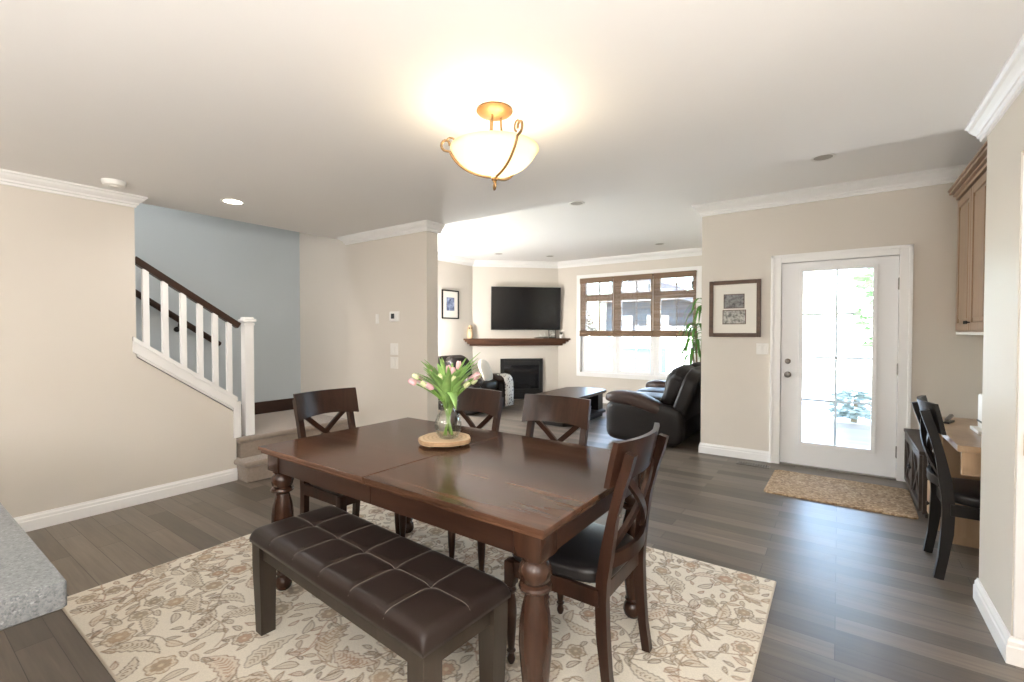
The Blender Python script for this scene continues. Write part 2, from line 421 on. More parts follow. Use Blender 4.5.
# ------------------------------------------------------------------ room shell
LW, RW = -4.515, 0.592           # dining room left wall, right wall
HD, HL = 2.42, 2.77              # dining ceiling, living and entry ceiling
YE = 3.36                        # where the lower ceiling ends
YT = 3.18                        # wall with the thermostat
YD = 5.485                       # entry door wall
YW = 8.24                        # living room window wall
XS = -1.265                      # end of the entry wall, side of the living room
XL = -5.90                       # living room left wall
b = B(); b.span((-6.2, -3.6, -0.12), (3.3, 8.5, 0.0)); struct(b.build('floor', 'floor'))
b = B(); b.span((-4.70, -3.5, HD), (3.2, YE, HD + 0.6)); struct(b.build('ceiling', 'ceil'))
b = B(); b.span((-4.70, -3.5, HD + 0.6005), (-4.58, YE, 3.5)); struct(b.build('wall_stair_header', 'ceil'))
b = B(); b.span((-6.1, YE + 0.001, HL), (1.4, YW + 0.2, HL + 0.25)); b.span((-6.1, 3.30, HL), (-4.72, YE + 0.001, HL + 0.25)); struct(b.build('ceiling_living', 'ceil'))
b = B(); b.prism([(-3.4, 0), (2.00, 0), (2.00, 0.62), (1.27, 1.16), (1.27, HD), (-3.4, HD)], LW - 0.12, LW, 'YZ'); struct(b.build('wall_left', 'beige'))
b = B(); b.span((-5.74, -3.4, 0), (-5.62, 3.27, 3.4)); struct(b.build('wall_stairwell', 'blue'))
b = B(); b.span((-5.74, 3.27, 0), (LW, 3.30, 3.4)); struct(b.build('wall_stair_end', 'beige'))
b = B(); b.span((-5.74, -3.5, 3.4), (-4.701, 3.3, 3.5)); struct(b.build('ceiling_stairwell', 'ceil'))
b = B(); b.span((LW, YT, 0), (-3.25, 3.33, HD)); struct(b.build('wall_thermostat', 'beige'))
SY0, SY1, SZ_0, SZ_1 = 3.62, 5.22, 0.25, 2.35            # side window added out of view to light the living room
b = B(); b.span((-6.02, 3.301, 0), (XL, SY0, HL)); b.span((-6.02, SY1, 0), (XL, 7.05, HL)); b.span((-6.02, SY0, 0), (XL, SY1, SZ_0)); b.span((-6.02, SY0, SZ_1), (XL, SY1, HL)); struct(b.build('wall_living_left', 'beige'))
b = B(); b.span((-5.90, 3.301, 0), (-4.52, 3.36, HL)); struct(b.build('wall_living_back', 'beige'))
DA, DB = Vector((XL, 7.01)), Vector((-4.67, YW))      # the wall across the corner with the fireplace
b = B(); b.prism([(DA.x, DA.y), (DB.x, DB.y), (DB.x - 0.1, DB.y + 0.1), (DA.x - 0.1, DA.y + 0.1)], 0, HL, 'XY'); struct(b.build('wall_fireplace', 'beige'))
WX0, WX1, WZ0, WZ1 = -4.17, -1.97, 0.57, 2.40          # living room window opening
b = B()
b.span((-4.80, YW, 0), (WX0, YW + 0.16, HL)); b.span((WX1, YW, 0), (XS + 0.12, YW + 0.16, HL))
b.span((WX0, YW, 0), (WX1, YW + 0.16, WZ0)); b.span((WX0, YW, WZ1), (WX1, YW + 0.16, HL)); struct(b.build('wall_window', 'beige'))
DX0, DX1, DZ = -0.50, 0.455, 2.075                      # entry door opening
b = B(); b.span((XS, YD, 0), (DX0, YD + 0.14, HL)); b.span((DX1, YD, 0), (1.27, YD + 0.14, HL)); b.span((DX0, YD, DZ), (DX1, YD + 0.14, HL)); struct(b.build('wall_entry', 'beige'))
b = B(); b.span((XS, YD + 0.141, 0), (XS + 0.12, YW - 0.001, HL)); struct(b.build('wall_living_right', 'beige'))
b = B(); b.span((1.15, 3.261, 0), (1.27, YD - 0.001, HL)); struct(b.build('wall_desk', 'beige'))
OY0, OY1, OZ = 1.80, 2.72, 2.085                       # opening in the right wall, beside the edge of the picture
b = B(); b.span((RW, OY1, 0), (RW + 0.125, 3.26, HD)); b.span((RW, OY0, OZ), (RW + 0.125, OY1, HD)); b.span((RW, 0.95, 0), (RW + 0.125, OY0, HD)); struct(b.build('wall_right', 'beige'))
b = B(); b.span((RW + 0.126, 2.86, 0), (3.1, 2.98, HD)); struct(b.build('wall_hall', 'beige'))
b = B(); b.span((RW + 0.126, 3.14, 0), (1.27, 3.26, HL)); struct(b.build('wall_alcove', 'beige'))
b = B(); b.span((3.1, -3.4, 0), (3.2, 2.88, HD)); struct(b.build('wall_kitchen_right', 'beige'))
b = B(); b.span((-5.74, -3.5, 0), (3.2, -3.4, 3.4)); struct(b.build('wall_kitchen_back', 'beige'))

moulding('trim_1', [(LW - 0.12, 1.27), (LW, 1.27), (LW, -3.4)], crown_prof(HD, 0.88))
moulding('trim_2', [(-3.25, YE), (-3.25, YT), (LW, YT), (LW, 3.27)], crown_prof(HD, 0.88))
moulding('trim_3', [(RW + 0.125, 0.95), (RW, 0.95), (RW, 3.345)], crown_prof(HD, 0.88))
moulding('trim_4', [(1.15, 3.37), (1.15, YD), (XS, YD), (XS, YW), (DB.x, DB.y), (DA.x, DA.y), (XL, 3.36)], crown_prof(HL, 1.22))
moulding('baseboard_left', [(LW, 2.0), (LW, -3.4)], BASE)
moulding('baseboard_entry', [(DX0 - 0.075, YD), (XS, YD), (XS, YW), (DB.x, DB.y), (DB.x - 0.20, DB.y - 0.20)], BASE)
moulding('baseboard_thermostat', [(-3.25, 3.33), (-3.25, YT), (-4.24, YT)], BASE)
moulding('baseboard_right', [(RW + 0.125, OY1), (RW, OY1), (RW, 3.26), (RW + 0.125, 3.26)], BASE)

# ------------------------------------------------------------------ entry door
def bar(name, a, c, m, parent, bev=0.003, smooth=30):
    k = B(); k.span(a, c, bev); return k.build(name, m, parent, smooth)
door = thing('door_1', (0, YD, 0), 'white entry door with a tall eight-pane glass light', 'door'); door['kind'] = 'structure'
k = B()
for x0, x1, z0, z1 in ((DX0 - 0.075, DX0 + 0.012, 0, DZ + 0.065), (DX1 - 0.012, DX1 + 0.075, 0, DZ + 0.065), (DX0 + 0.012, DX1 - 0.012, DZ - 0.012, DZ + 0.065)):
    k.span((x0, -0.018, z0), (x1, -0.001, z1), 0.005)
for x0, x1, z1 in ((DX0 - 0.082, DX0 - 0.055, DZ + 0.072), (DX1 + 0.055, DX1 + 0.082, DZ + 0.072)): k.span((x0, -0.026, 0), (x1, -0.001, z1), 0.004)
k.span((DX0 - 0.082, -0.026, DZ + 0.045), (DX1 + 0.082, -0.001, DZ + 0.072), 0.004)
k.span((DX0 + 0.001, 0.0, 0), (DX0 + 0.012, 0.139, DZ - 0.001)); k.span((DX1 - 0.012, 0.0, 0), (DX1 - 0.001, 0.139, DZ - 0.001)); k.span((DX0 + 0.012, 0, DZ - 0.012), (DX1 - 0.012, 0.139, DZ - 0.001))
for x0, x1 in ((DX0 + 0.012, DX0 + 0.030), (DX1 - 0.030, DX1 - 0.012)): k.span((x0, 0.0565, 0.017), (x1, 0.10, DZ - 0.013))
k.span((DX0 + 0.03, 0.0565, DZ - 0.03), (DX1 - 0.03, 0.10, DZ - 0.0125))
k.build('casing', 'white', door, 30)
SX0, SX1, SZ0, SZ1 = DX0 + 0.016, DX1 - 0.016, 0.018, DZ - 0.016
GX0, GX1, GZ0, GZ1 = -0.300, 0.258, 0.250, 1.965
k = B()
k.span((SX0, 0.010, SZ0), (GX0, 0.055, SZ1)); k.span((GX1, 0.010, SZ0), (SX1, 0.055, SZ1)); k.span((GX0, 0.010, SZ0), (GX1, 0.055, GZ0)); k.span((GX0, 0.010, GZ1), (GX1, 0.055, SZ1))
k.build('slab', 'doorwhite', door)
k = B(); o_ = 0.032
for a, c in (((GX0 - o_, -0.004, GZ0 - o_), (GX0 + 0.004, 0.012, GZ1 + o_)), ((GX1 - 0.004, -0.004, GZ0 - o_), (GX1 + o_, 0.012, GZ1 + o_)), ((GX0, -0.004, GZ0 - o_), (GX1, 0.012, GZ0 + 0.004)), ((GX0, -0.004, GZ1 - 0.004), (GX1, 0.012, GZ1 + o_))): k.span(a, c, 0.005)
k.build('glass_frame', 'doorwhite', door, 30)
bar('glass', (GX0 - 0.001, 0.018, GZ0 - 0.001), (GX1 + 0.001, 0.026, GZ1 + 0.001), 'glass', door, 0, None)
k = B(); cxm = (GX0 + GX1) / 2
k.span((cxm - 0.010, 0.029, GZ0), (cxm + 0.010, 0.037, GZ1))
for i in (1, 2, 3):
    z_ = GZ0 + (GZ1 - GZ0) * i / 4; k.span((GX0, 0.0295, z_ - 0.010), (GX1, 0.0365, z_ + 0.010))
k.build('glazing_bars', 'bar_grey', door)
for nm, z_, r_ in (('deadbolt', 1.062, 0.027), ('door_knob', 0.925, 0.031)):
    k = B(); k.lathe([(0.0, 0), (r_, 0), (r_, 0.006), (r_ * 0.8, 0.012), (0.012, 0.014)] + ([(0.012, 0.03), (0.022, 0.04), (0.027, 0.052), (0.024, 0.064), (0.010, 0.068), (0, 0.068)] if nm == 'door_knob' else [(0.014, 0.020), (0.013, 0.026), (0, 0.026)]), (-0.425, 0.010, z_), 20, RX(90), cap=False)
    k.build(nm, 'nickel', door, 40)
for z_ in (1.80, 1.02, 0.26):
    k = B(); k.span((SX1 - 0.004, -0.006, z_ - 0.05), (SX1 + 0.014, 0.010, z_ + 0.05), 0.002); k.lathe([(0.007, -0.055), (0.007, 0.055)], (SX1 + 0.005, -0.008, z_), 10); k.build('hinge', 'nickel', door, 40)
bar('threshold', (DX0 + 0.012, -0.02, 0.0), (DX1 - 0.012, 0.139, 0.016), 'nickel', door, 0.004)

# ------------------------------------------------------------------ doorway at the right edge
d2 = thing('door_2', (RW, OY1, 0), 'white lined doorway opening at the right edge of the dining room', 'doorway'); d2['kind'] = 'structure'
k = B(); k.span((0.004, -0.012, 0.115), (0.121, -0.0005, OZ - 0.013), 0.003); k.span((0.004, OY0 - OY1 + 0.0005, 0.115), (0.121, OY0 - OY1 + 0.012, OZ - 0.013), 0.003); k.span((0.004, OY0 - OY1 + 0.0005, OZ - 0.012), (0.121, -0.0005, OZ - 0.0005), 0.003); k.build('jamb_lining', 'white', d2, 30)
k = B(); k.span((0.028, -0.0155, 0.865), (0.062, -0.0122, 0.945), 0.002); k.lathe([(0.006, -0.042), (0.006, 0.042)], (0.026, -0.018, 0.905), 10); k.build('hinge', 'brass', d2, 40)

# ------------------------------------------------------------------ living room window and blinds
win = thing('window_1', (0, YW, 0), 'wide white window of three sashes in the living room', 'window'); win['kind'] = 'structure'
k = B(); cs = 0.075
k.span((WX0 - cs, -0.02, WZ0 - cs), (WX0 + 0.006, -0.001, WZ1 + cs), 0.005); k.span((WX1 - 0.006, -0.02, WZ0 - cs), (WX1 + cs, -0.001, WZ1 + cs), 0.005)
k.span((WX0, -0.019, WZ1 - 0.006), (WX1, -0.001, WZ1 + cs), 0.005); k.span((WX0, -0.019, WZ0 - cs), (WX1, -0.001, WZ0 + 0.006), 0.005)
k.build('casing', 'white', win, 30)
UX = [WX0 + (WX1 - WX0) * i / 3 for i in range(4)]
ZT = 2.02
for i in range(3):
    k = B(); x0, x1 = UX[i] + 0.001, UX[i + 1] - 0.001; f_ = 0.085
    for z0, z1 in ((WZ0 + 0.001, ZT - 0.002), (ZT + 0.002, WZ1 - 0.001)):
        k.span((x0, 0.05, z0), (x0 + f_, 0.13, z1), 0.004); k.span((x1 - f_, 0.05, z0), (x1, 0.13, z1), 0.004)
        k.span((x0 + f_, 0.05, z0), (x1 - f_, 0.13, z0 + 0.06), 0.004); k.span((x0 + f_, 0.05, z1 - 0.06), (x1 - f_, 0.13, z1), 0.004)
        xm = (x0 + x1) / 2; k.span((xm - 0.009, 0.085, z0 + 0.06), (xm + 0.009, 0.095, z1 - 0.06))
        if z0 < 1: k.span((x0 + f_, 0.086, 1.07), (x1 - f_, 0.094, 1.09))
    fr = k.build('sash_frame', 'doorwhite', win, 30)
    k = B(); k.span((x0 + f_ - 0.002, 0.098, WZ0 + 0.059), (x1 - f_ + 0.002, 0.104, ZT - 0.06)); k.span((x0 + f_ - 0.002, 0.098, ZT + 0.06), (x1 - f_ + 0.002, 0.104, WZ1 - 0.059)); k.build('glass', 'glass', fr)
w2 = thing('window_2', (XL, 0, 0), 'white side window of the living room', 'window'); w2['kind'] = 'structure'
k = B()
for a, c in (((-0.001, SY0 - 0.07, SZ_0 - 0.07), (0.018, SY0, SZ_1 + 0.07)), ((-0.001, SY1, SZ_0 - 0.07), (0.018, SY1 + 0.07, SZ_1 + 0.07)), ((-0.001, SY0, SZ_1), (0.018, SY1, SZ_1 + 0.07)), ((-0.001, SY0, SZ_0 - 0.07), (0.018, SY1, SZ_0))): k.span(a, c, 0.004)
k.build('casing', 'white', w2, 30)
k = B(); ym = (SY0 + SY1) / 2
for a, c in (((-0.09, SY0 + 0.001, SZ_0 + 0.001), (-0.04, SY0 + 0.07, SZ_1 - 0.001)), ((-0.09, SY1 - 0.07, SZ_0 + 0.001), (-0.04, SY1 - 0.001, SZ_1 - 0.001)), ((-0.09, ym - 0.04, SZ_0 + 0.06), (-0.04, ym + 0.04, SZ_1 - 0.06)), ((-0.09, SY0 + 0.07, SZ_0 + 0.001), (-0.04, SY1 - 0.07, SZ_0 + 0.06)), ((-0.09, SY0 + 0.07, SZ_1 - 0.06), (-0.04, SY1 - 0.07, SZ_1 - 0.001))): k.span(a, c)
f_ = k.build('sash_frame', 'doorwhite', w2); k = B(); k.span((-0.067, SY0 + 0.069, SZ_0 + 0.059), (-0.062, SY1 - 0.069, SZ_1 - 0.059)); k.build('glass', 'glass', f_)
BX = [WX0 + 0.006, UX[1] - 0.03, UX[2] - 0.015, WX1 - 0.006]
BLBL = ['woven bamboo roman blind over the sash nearest the fireplace', 'woven bamboo roman blind over the middle sash of the window', 'woven bamboo roman blind behind the tall leafy plant']
ZB = 1.30
for i in range(3):
    x0, x1 = BX[i] + 0.004, BX[i + 1] - 0.004
    bl = thing('roman_blind', ((x0 + x1) / 2, YW - 0.035, 0), BLBL[i], 'blind', group='bamboo blinds on the living room window'); h = (x1 - x0) / 2
    k = B(); k.span((-h, -0.012, WZ1 - 0.10), (h, 0.004, WZ1 + 0.005), 0.003); k.span((-h, 0.004, WZ1 - 0.03), (h, 0.033, WZ1 + 0.002)); k.build('valance', 'bamboo', bl)
    k = B(); z_ = ZB + 0.07
    while z_ < WZ1 - 0.1:
        k.span((-h + 0.003, 0.006, z_), (h - 0.003, 0.0085, z_ + rnd.uniform(0.0086, 0.0102))); z_ += 0.0115
    for q in range(9):
        x_ = -h + 0.02 + (2 * h - 0.04) * q / 8; k.span((x_ - 0.002, 0.0045, ZB + 0.05), (x_ + 0.002, 0.006, WZ1 - 0.09))
    k.build('woven_panel', 'bamboo', bl)
    k = B()
    for q in range(4): k.lathe([(0.021 + 0.005 * (q % 2), -h), (0.021, h)], (0, -0.002 + 0.002 * q, ZB - 0.004 + 0.023 * q), 12, RY(90))
    k.build('bottom_fold', 'bamboo', bl, 40)
    k = B(); k.span((h - 0.075, -0.004, WZ1 - 0.30), (h - 0.055, 0.003, WZ1 - 0.17), 0.003); k.build('cord_tassel', 'black_wood', bl)

# ------------------------------------------------------------------ staircase
st = thing('staircase', (0, 0, 0), 'carpeted stairs with white balusters and dark handrail beside the left wall', 'stairs')
k = B()   # lower step, wraps out into the room
def step(k, x0, x1, y0, y1, z0, z1, nose=0.03):
    k.span((x0, y0, z0), (x1, y1, z1 - 0.045), 0.008)
    k.box(((x0 + x1 + nose) / 2, (y0 + y1 - nose) / 2, z1 - 0.024), (x1 - x0 + nose, y1 - y0 + nose, 0.052), 0.024, seg=4)
step(k, -4.60, -4.325, 2.005, YT - 0.002, 0.0, 0.19); k.build('bottom_step', 'carpet', st, 40)
k = B(); step(k, -5.615, -4.50, 2.03, YT - 0.003, 0.001, 0.385, 0.03); k.build('landing', 'carpet', st, 40)
for i in range(9):
    k = B(); z1 = 0.385 + 0.19 * (i + 1); y1 = 2.03 - 0.255 * i
    k.span((-5.615, y1 - 0.255, z1 - 0.40 if i else 0.2), (LW - 0.125, y1, z1 - 0.045), 0.006); k.box((-5.065 - 0.063, y1 - 0.115, z1 - 0.024), (0.97, 0.285, 0.05), 0.022, seg=3); k.build('step', 'carpet', st, 40)
k = B()
for x0, x1, d in ((LW + 0.0005, LW + 0.016, 0.0), (LW - 0.118, LW + 0.026, 0.085)):   # sloping stringer trim on the wall top
    k.prism([(1.245, 1.205 + d), (2.005, 0.645 + d), (2.005, 0.765), (1.245, 1.325)], x0, x1, 'YZ')
k.prism([(1.275, 1.166), (1.995, 0.634), (1.995, 0.73), (1.275, 1.30)], LW - 0.116, LW - 0.004, 'YZ')
k.span((LW + 0.0006, 1.975, 0.39), (LW + 0.018, 2.03, 0.70)); k.span((LW - 0.02, 2.005, 0.39), (LW + 0.012, 2.04, 0.72))
k.build('stringer', 'white', st)
k = B(); nx, ny = LW - 0.045, 2.128
k.box((nx, ny, 0.385 + 0.535), (0.082, 0.082, 1.065), 0.004); k.box((nx, ny, 1.435), (0.095, 0.095, 0.024), 0.006); k.box((nx, ny, 1.468), (0.118, 0.118, 0.026), 0.006); k.box((nx, ny, 1.488), (0.09, 0.09, 0.024), 0.010)
k.build('newel_post', 'white', st, 30)
slope = (1.94 - 1.42) / (1.27 - 2.05)
def rail_z(y): return 1.405 + (y - 2.05) * slope
def str_z(y): return 0.765 + (y - 2.005) * (1.325 - 0.765) / (1.245 - 2.005)
for y in (1.345, 1.475, 1.605, 1.730, 1.850, 1.965):
    k = B(); k.span((nx - 0.02, y - 0.021, str_z(y) - 0.03), (nx + 0.02, y + 0.021, rail_z(y) - 0.01), 0.002); k.build('baluster', 'white', st)
k = B(); k.sweep([(nx, 1.27, rail_z(1.27) + 0.012), (nx, 2.05, rail_z(2.05) + 0.012)], (0.050, 0.052), (1, 0, 0)); k.build('handrail', 'rail_wood', st)
bar('landing_skirt', (-5.6185, 2.06, 0.386), (-5.602, 3.262, 0.53), 'rail_wood', st)
wr = thing('wall_handrail', (-5.55, 1.9, 1.5), 'dark wooden handrail on the blue stairwell wall behind the balusters', 'handrail')
def wz(y): return -0.02 - (y - 1.93) * 0.70
k = B(); k.tube([(0, -1.5, wz(0.4)), (0, 0.36, wz(2.26)), (-0.012, 0.40, wz(2.29))], [0.031, 0.031, 0.028], 12); k.build('rail', 'rail_wood', wr, 40)
for y in (0.02, -0.75):
    k = B(); k.tube([(-0.066, y, wz(1.9 + y) - 0.10), (-0.03, y, wz(1.9 + y) - 0.09), (0.0, y, wz(1.9 + y) - 0.026)], 0.008, 8); k.lathe([(0.028, 0), (0.028, 0.006)], (-0.068, y, wz(1.9 + y) - 0.10), 12, RY(90)); k.build('bracket', 'black_metal', wr, 40)

# ------------------------------------------------------------------ ceiling fittings and wall plates
def downlight(x, y, z_, lit, label):
    o = thing('recessed_light', (x, y, z_), label, 'ceiling light', group='recessed ceiling lights')
    k = B(); k.lathe([(0.066, -0.001), (0.085, -0.001), (0.083, -0.007), (0.066, -0.004)], n=28, cap=False); k.build('trim_ring', 'plastic', o, 40)
    k = B(); k.lathe([(0.0, -0.0012), (0.067, -0.0012), (0.067, -0.003), (0, -0.003)], n=28, cap=False); k.build('lens', 'lamp_on' if lit else 'lamp_off', o)
    return o
downlight(-4.03, 1.78, HD, True, 'lit recessed ceiling light near the stairs')
lamp('stair_downlight_lamp', 'SPOT', (-4.03, 1.78, HD - 0.015), 20, NEUT, 0.06, spot=165)
downlight(-0.12, 4.52, HL, False, 'unlit recessed light in the ceiling in front of the entry door')
downlight(-2.36, 4.57, HL, False, 'unlit recessed light just past the lower ceiling edge')
downlight(-5.02, 6.69, HL, False, 'unlit recessed light near the small picture and fireplace')
downlight(-4.40, 7.45, HL, False, 'unlit recessed light above the television')
downlight(-2.36, 7.43, HL, False, 'unlit recessed light in front of the bamboo blinds')
for x, y, p_ in ADDED_PENDANTS:
    pn = thing('pendant_lamp', (x, y, HD), 'white globe pendant lamp in the kitchen', 'pendant lamp', group='kitchen pendant lamps')
    k = B(); k.lathe([(0, -0.001), (0.06, -0.001), (0.055, -0.02), (0, -0.025)], n=20, cap=False); k.build('canopy', 'nickel', pn, 40)
    k = B(); k.tube([(0, 0, -0.02), (0, 0, -0.50)], 0.005, 8); k.build('cord', 'black_plastic', pn)
    k = B(); k.puff((0, 0, -0.62), (0.26, 0.26, 0.26), 2.0, 8); k.build('globe', 'globe', pn, True)
k = B(); k.lathe([(0.0, 3.32), (0.14, 3.32), (0.15, 3.33), (0.15, 3.399), (0, 3.399)], (-5.15, 0.3, 0), 24, cap=False)
tag(k.build('stairwell_light', 'kitchen_on', None, 40), 'round flush light over the stairwell', 'ceiling light')
sd = thing('smoke_detector', (-4.17, 1.06, HD), 'round white smoke detector on the ceiling near the left wall', 'smoke detector')
k = B(); k.lathe([(0.0, -0.001), (0.068, -0.001), (0.070, -0.012), (0.062, -0.032), (0.045, -0.038), (0, -0.038)], n=28, cap=False); k.build('body', 'plastic2', sd, 40)
k = B(); k.lathe([(0.03, -0.0375), (0.03, -0.043), (0, -0.043)], n=20, cap=False); k.build('sensor_cap', 'plastic', sd, 40)

def plate(name, x, y, z_, wd, hg, label, cat, parts=()):
    o = thing(name, (x, y, z_), label, cat)
    k = B(); k.span((-wd / 2, -0.007, -hg / 2), (wd / 2, -0.0006, hg / 2), 0.003); k.build('cover_plate', 'plastic', o, 30)
    for nm, (cx, cz, sx, sz, dp), m in parts:
        k = B(); k.span((cx - sx / 2, -0.007 - dp, cz - sz / 2), (cx + sx / 2, -0.0068, cz + sz / 2), 0.0015); k.build(nm, m, o, 30)
    return o
plate('thermostat', -3.71, YT, 1.52, 0.145, 0.105, 'white thermostat with dark square display on the beige wall', 'thermostat', [('housing', (0, 0, 0.125, 0.088, 0.014), 'plastic2'), ('display', (-0.012, 0.002, 0.05, 0.052, 0.016), 'black_plastic')])
plate('light_switch', -3.72, YT, 1.185, 0.115, 0.118, 'upper white switch plate below the thermostat', 'light switch', [('rocker', (-0.023, 0, 0.033, 0.067, 0.004), 'plastic'), ('rocker', (0.023, 0, 0.033, 0.067, 0.004), 'plastic')])
plate('light_switch', -3.72, YT, 1.045, 0.115, 0.118, 'lower white switch plate below the thermostat', 'light switch', [('rocker', (-0.023, 0, 0.033, 0.067, 0.004), 'plastic'), ('rocker', (0.023, 0, 0.033, 0.067, 0.004), 'plastic')])
plate('blank_wall_plate', -3.985, YT, 1.50, 0.05, 0.10, 'small blank white wall plate left of the thermostat', 'wall plate')
plate('light_switch', -0.655, YD, 1.185, 0.115, 0.118, 'white double switch plate between framed photos and entry door', 'light switch', [('rocker', (-0.023, 0, 0.033, 0.067, 0.004), 'plastic'), ('rocker', (0.023, 0, 0.033, 0.067, 0.004), 'plastic')])
vn = thing('floor_vent', (-0.70, 5.27, 0.0), 'slotted metal floor vent beside the entry doormat', 'vent')
k = B()
for a, c in (((-0.15, -0.055, 0.0005), (0.15, -0.043, 0.006)), ((-0.15, 0.043, 0.0005), (0.15, 0.055, 0.006)), ((-0.15, -0.043, 0.0005), (-0.138, 0.043, 0.006)), ((0.138, -0.043, 0.0005), (0.15, 0.043, 0.006))): k.span(a, c)
k.build('frame', 'nickel', vn)
k = B(); k.span((-0.138, -0.043, 0.0005), (0.138, 0.043, 0.0015)); k.build('duct', 'black_metal', vn)
k = B()
for i in range(12): k.box((-0.126 + 0.023 * i, 0, 0.0035), (0.008, 0.086, 0.004))
k.build('louvers', 'nickel', vn)

# ------------------------------------------------------------------ ceiling lamp over the table
LX, LY = -1.355, 1.775
cl = thing('ceiling_lamp', (LX, LY, HD), 'semi-flush ceiling lamp with glowing glass bowl and bronze scrolls over the dining table', 'ceiling lamp')
k = B(); k.lathe([(0, -0.001), (0.084, -0.001), (0.087, -0.009), (0.079, -0.018), (0.054, -0.030), (0.020, -0.038), (0, -0.040)], n=32, cap=False); k.build('canopy', 'gold', cl, 50)
RZM = -0.192
for q in range(3):
    a = R(35.2 + 10 + 120 * q)
    k = B(); k.tube([(math.cos(a) * r_, math.sin(a) * r_, z_) for r_, z_ in ((0.030, -0.028), (0.031, -0.08), (0.038, -0.13), (0.06, -0.17), (0.10, -0.20))], 0.0055, 8); k.build('stem', 'bronze', cl, 40)
prof = []
for i in range(13):
    t = i / 12; a = t * 1.25; r_ = 0.205 * math.sin(a) / math.sin(1.25); prof.append((max(r_, 0.0005), RZM - 0.118 + 0.118 * (1 - math.cos(a)) / (1 - math.cos(1.25))))
k = B(); k.lathe([(r_, z_) for r_, z_ in prof] + [(0.212, RZM + 0.004)] + [(max(r_ - 0.004, 0.0004), z_ + 0.004) for r_, z_ in reversed(prof)], n=48, cap=False); k.build('glass_bowl', 'shade', cl, 60)
for q in range(3):
    a = R(35.2 - 60 + 120 * q); pts = []
    for i in range(14):
        t = 0.04 + 0.96 * i / 13; an = t * 1.25; pts.append((0.005 + 0.209 * math.sin(an) / math.sin(1.25), RZM - 0.128 + 0.122 * (1 - math.cos(an)) / (1 - math.cos(1.25))))
    for i in range(1, 12):
        an = R(-30 + 28 * i); r2 = 0.030 * (1 - 0.035 * i); pts.append((0.232 + r2 * math.sin(an) * 0.9, RZM + 0.026 - r2 * math.cos(an)))
    k = B(); k.tube([(math.cos(a) * r_, math.sin(a) * r_, z_) for r_, z_ in pts], 0.0062, 8)
    c2 = []
    for i in range(9):
        an = R(-20 - 28 * i); r2 = 0.026 * (1 - 0.04 * i); c2.append((0.200 + r2 * math.sin(an), RZM + 0.040 - r2 * math.cos(an)))
    k.tube([(math.cos(a) * (r_ + 0.012), math.sin(a) * (r_ + 0.012), z_) for r_, z_ in c2], 0.005, 8)
    k.build('scroll_arm', 'bronze', cl, 50)
k = B(); k.lathe([(0, RZM - 0.125), (0.014, RZM - 0.131), (0.016, RZM - 0.140), (0.008, RZM - 0.147), (0.009, RZM - 0.152), (0, RZM - 0.154)], n=16, cap=False)
k.tube([(0.016 * math.sin(R(x)) * 0.8, -0.009 * math.sin(R(x)), RZM - 0.170 - 0.016 * math.cos(R(x + 180))) for x in range(0, 330, 25)], 0.0045, 8); k.build('finial', 'bronze', cl, 50)
for q in range(3):
    a = R(35 + 120 * q); x_, y_ = 0.075 * math.cos(a), 0.075 * math.sin(a)
    k = B(); k.puff((x_, y_, RZM - 0.035), (0.045, 0.045, 0.06), 2.0, 6); k.build('bulb', 'lamp_on', cl, True)
    lamp('ceiling_lamp_bulb', 'POINT', (LX + x_, LY + y_, HD + RZM - 0.035), 3.4, WARM, 0.035)

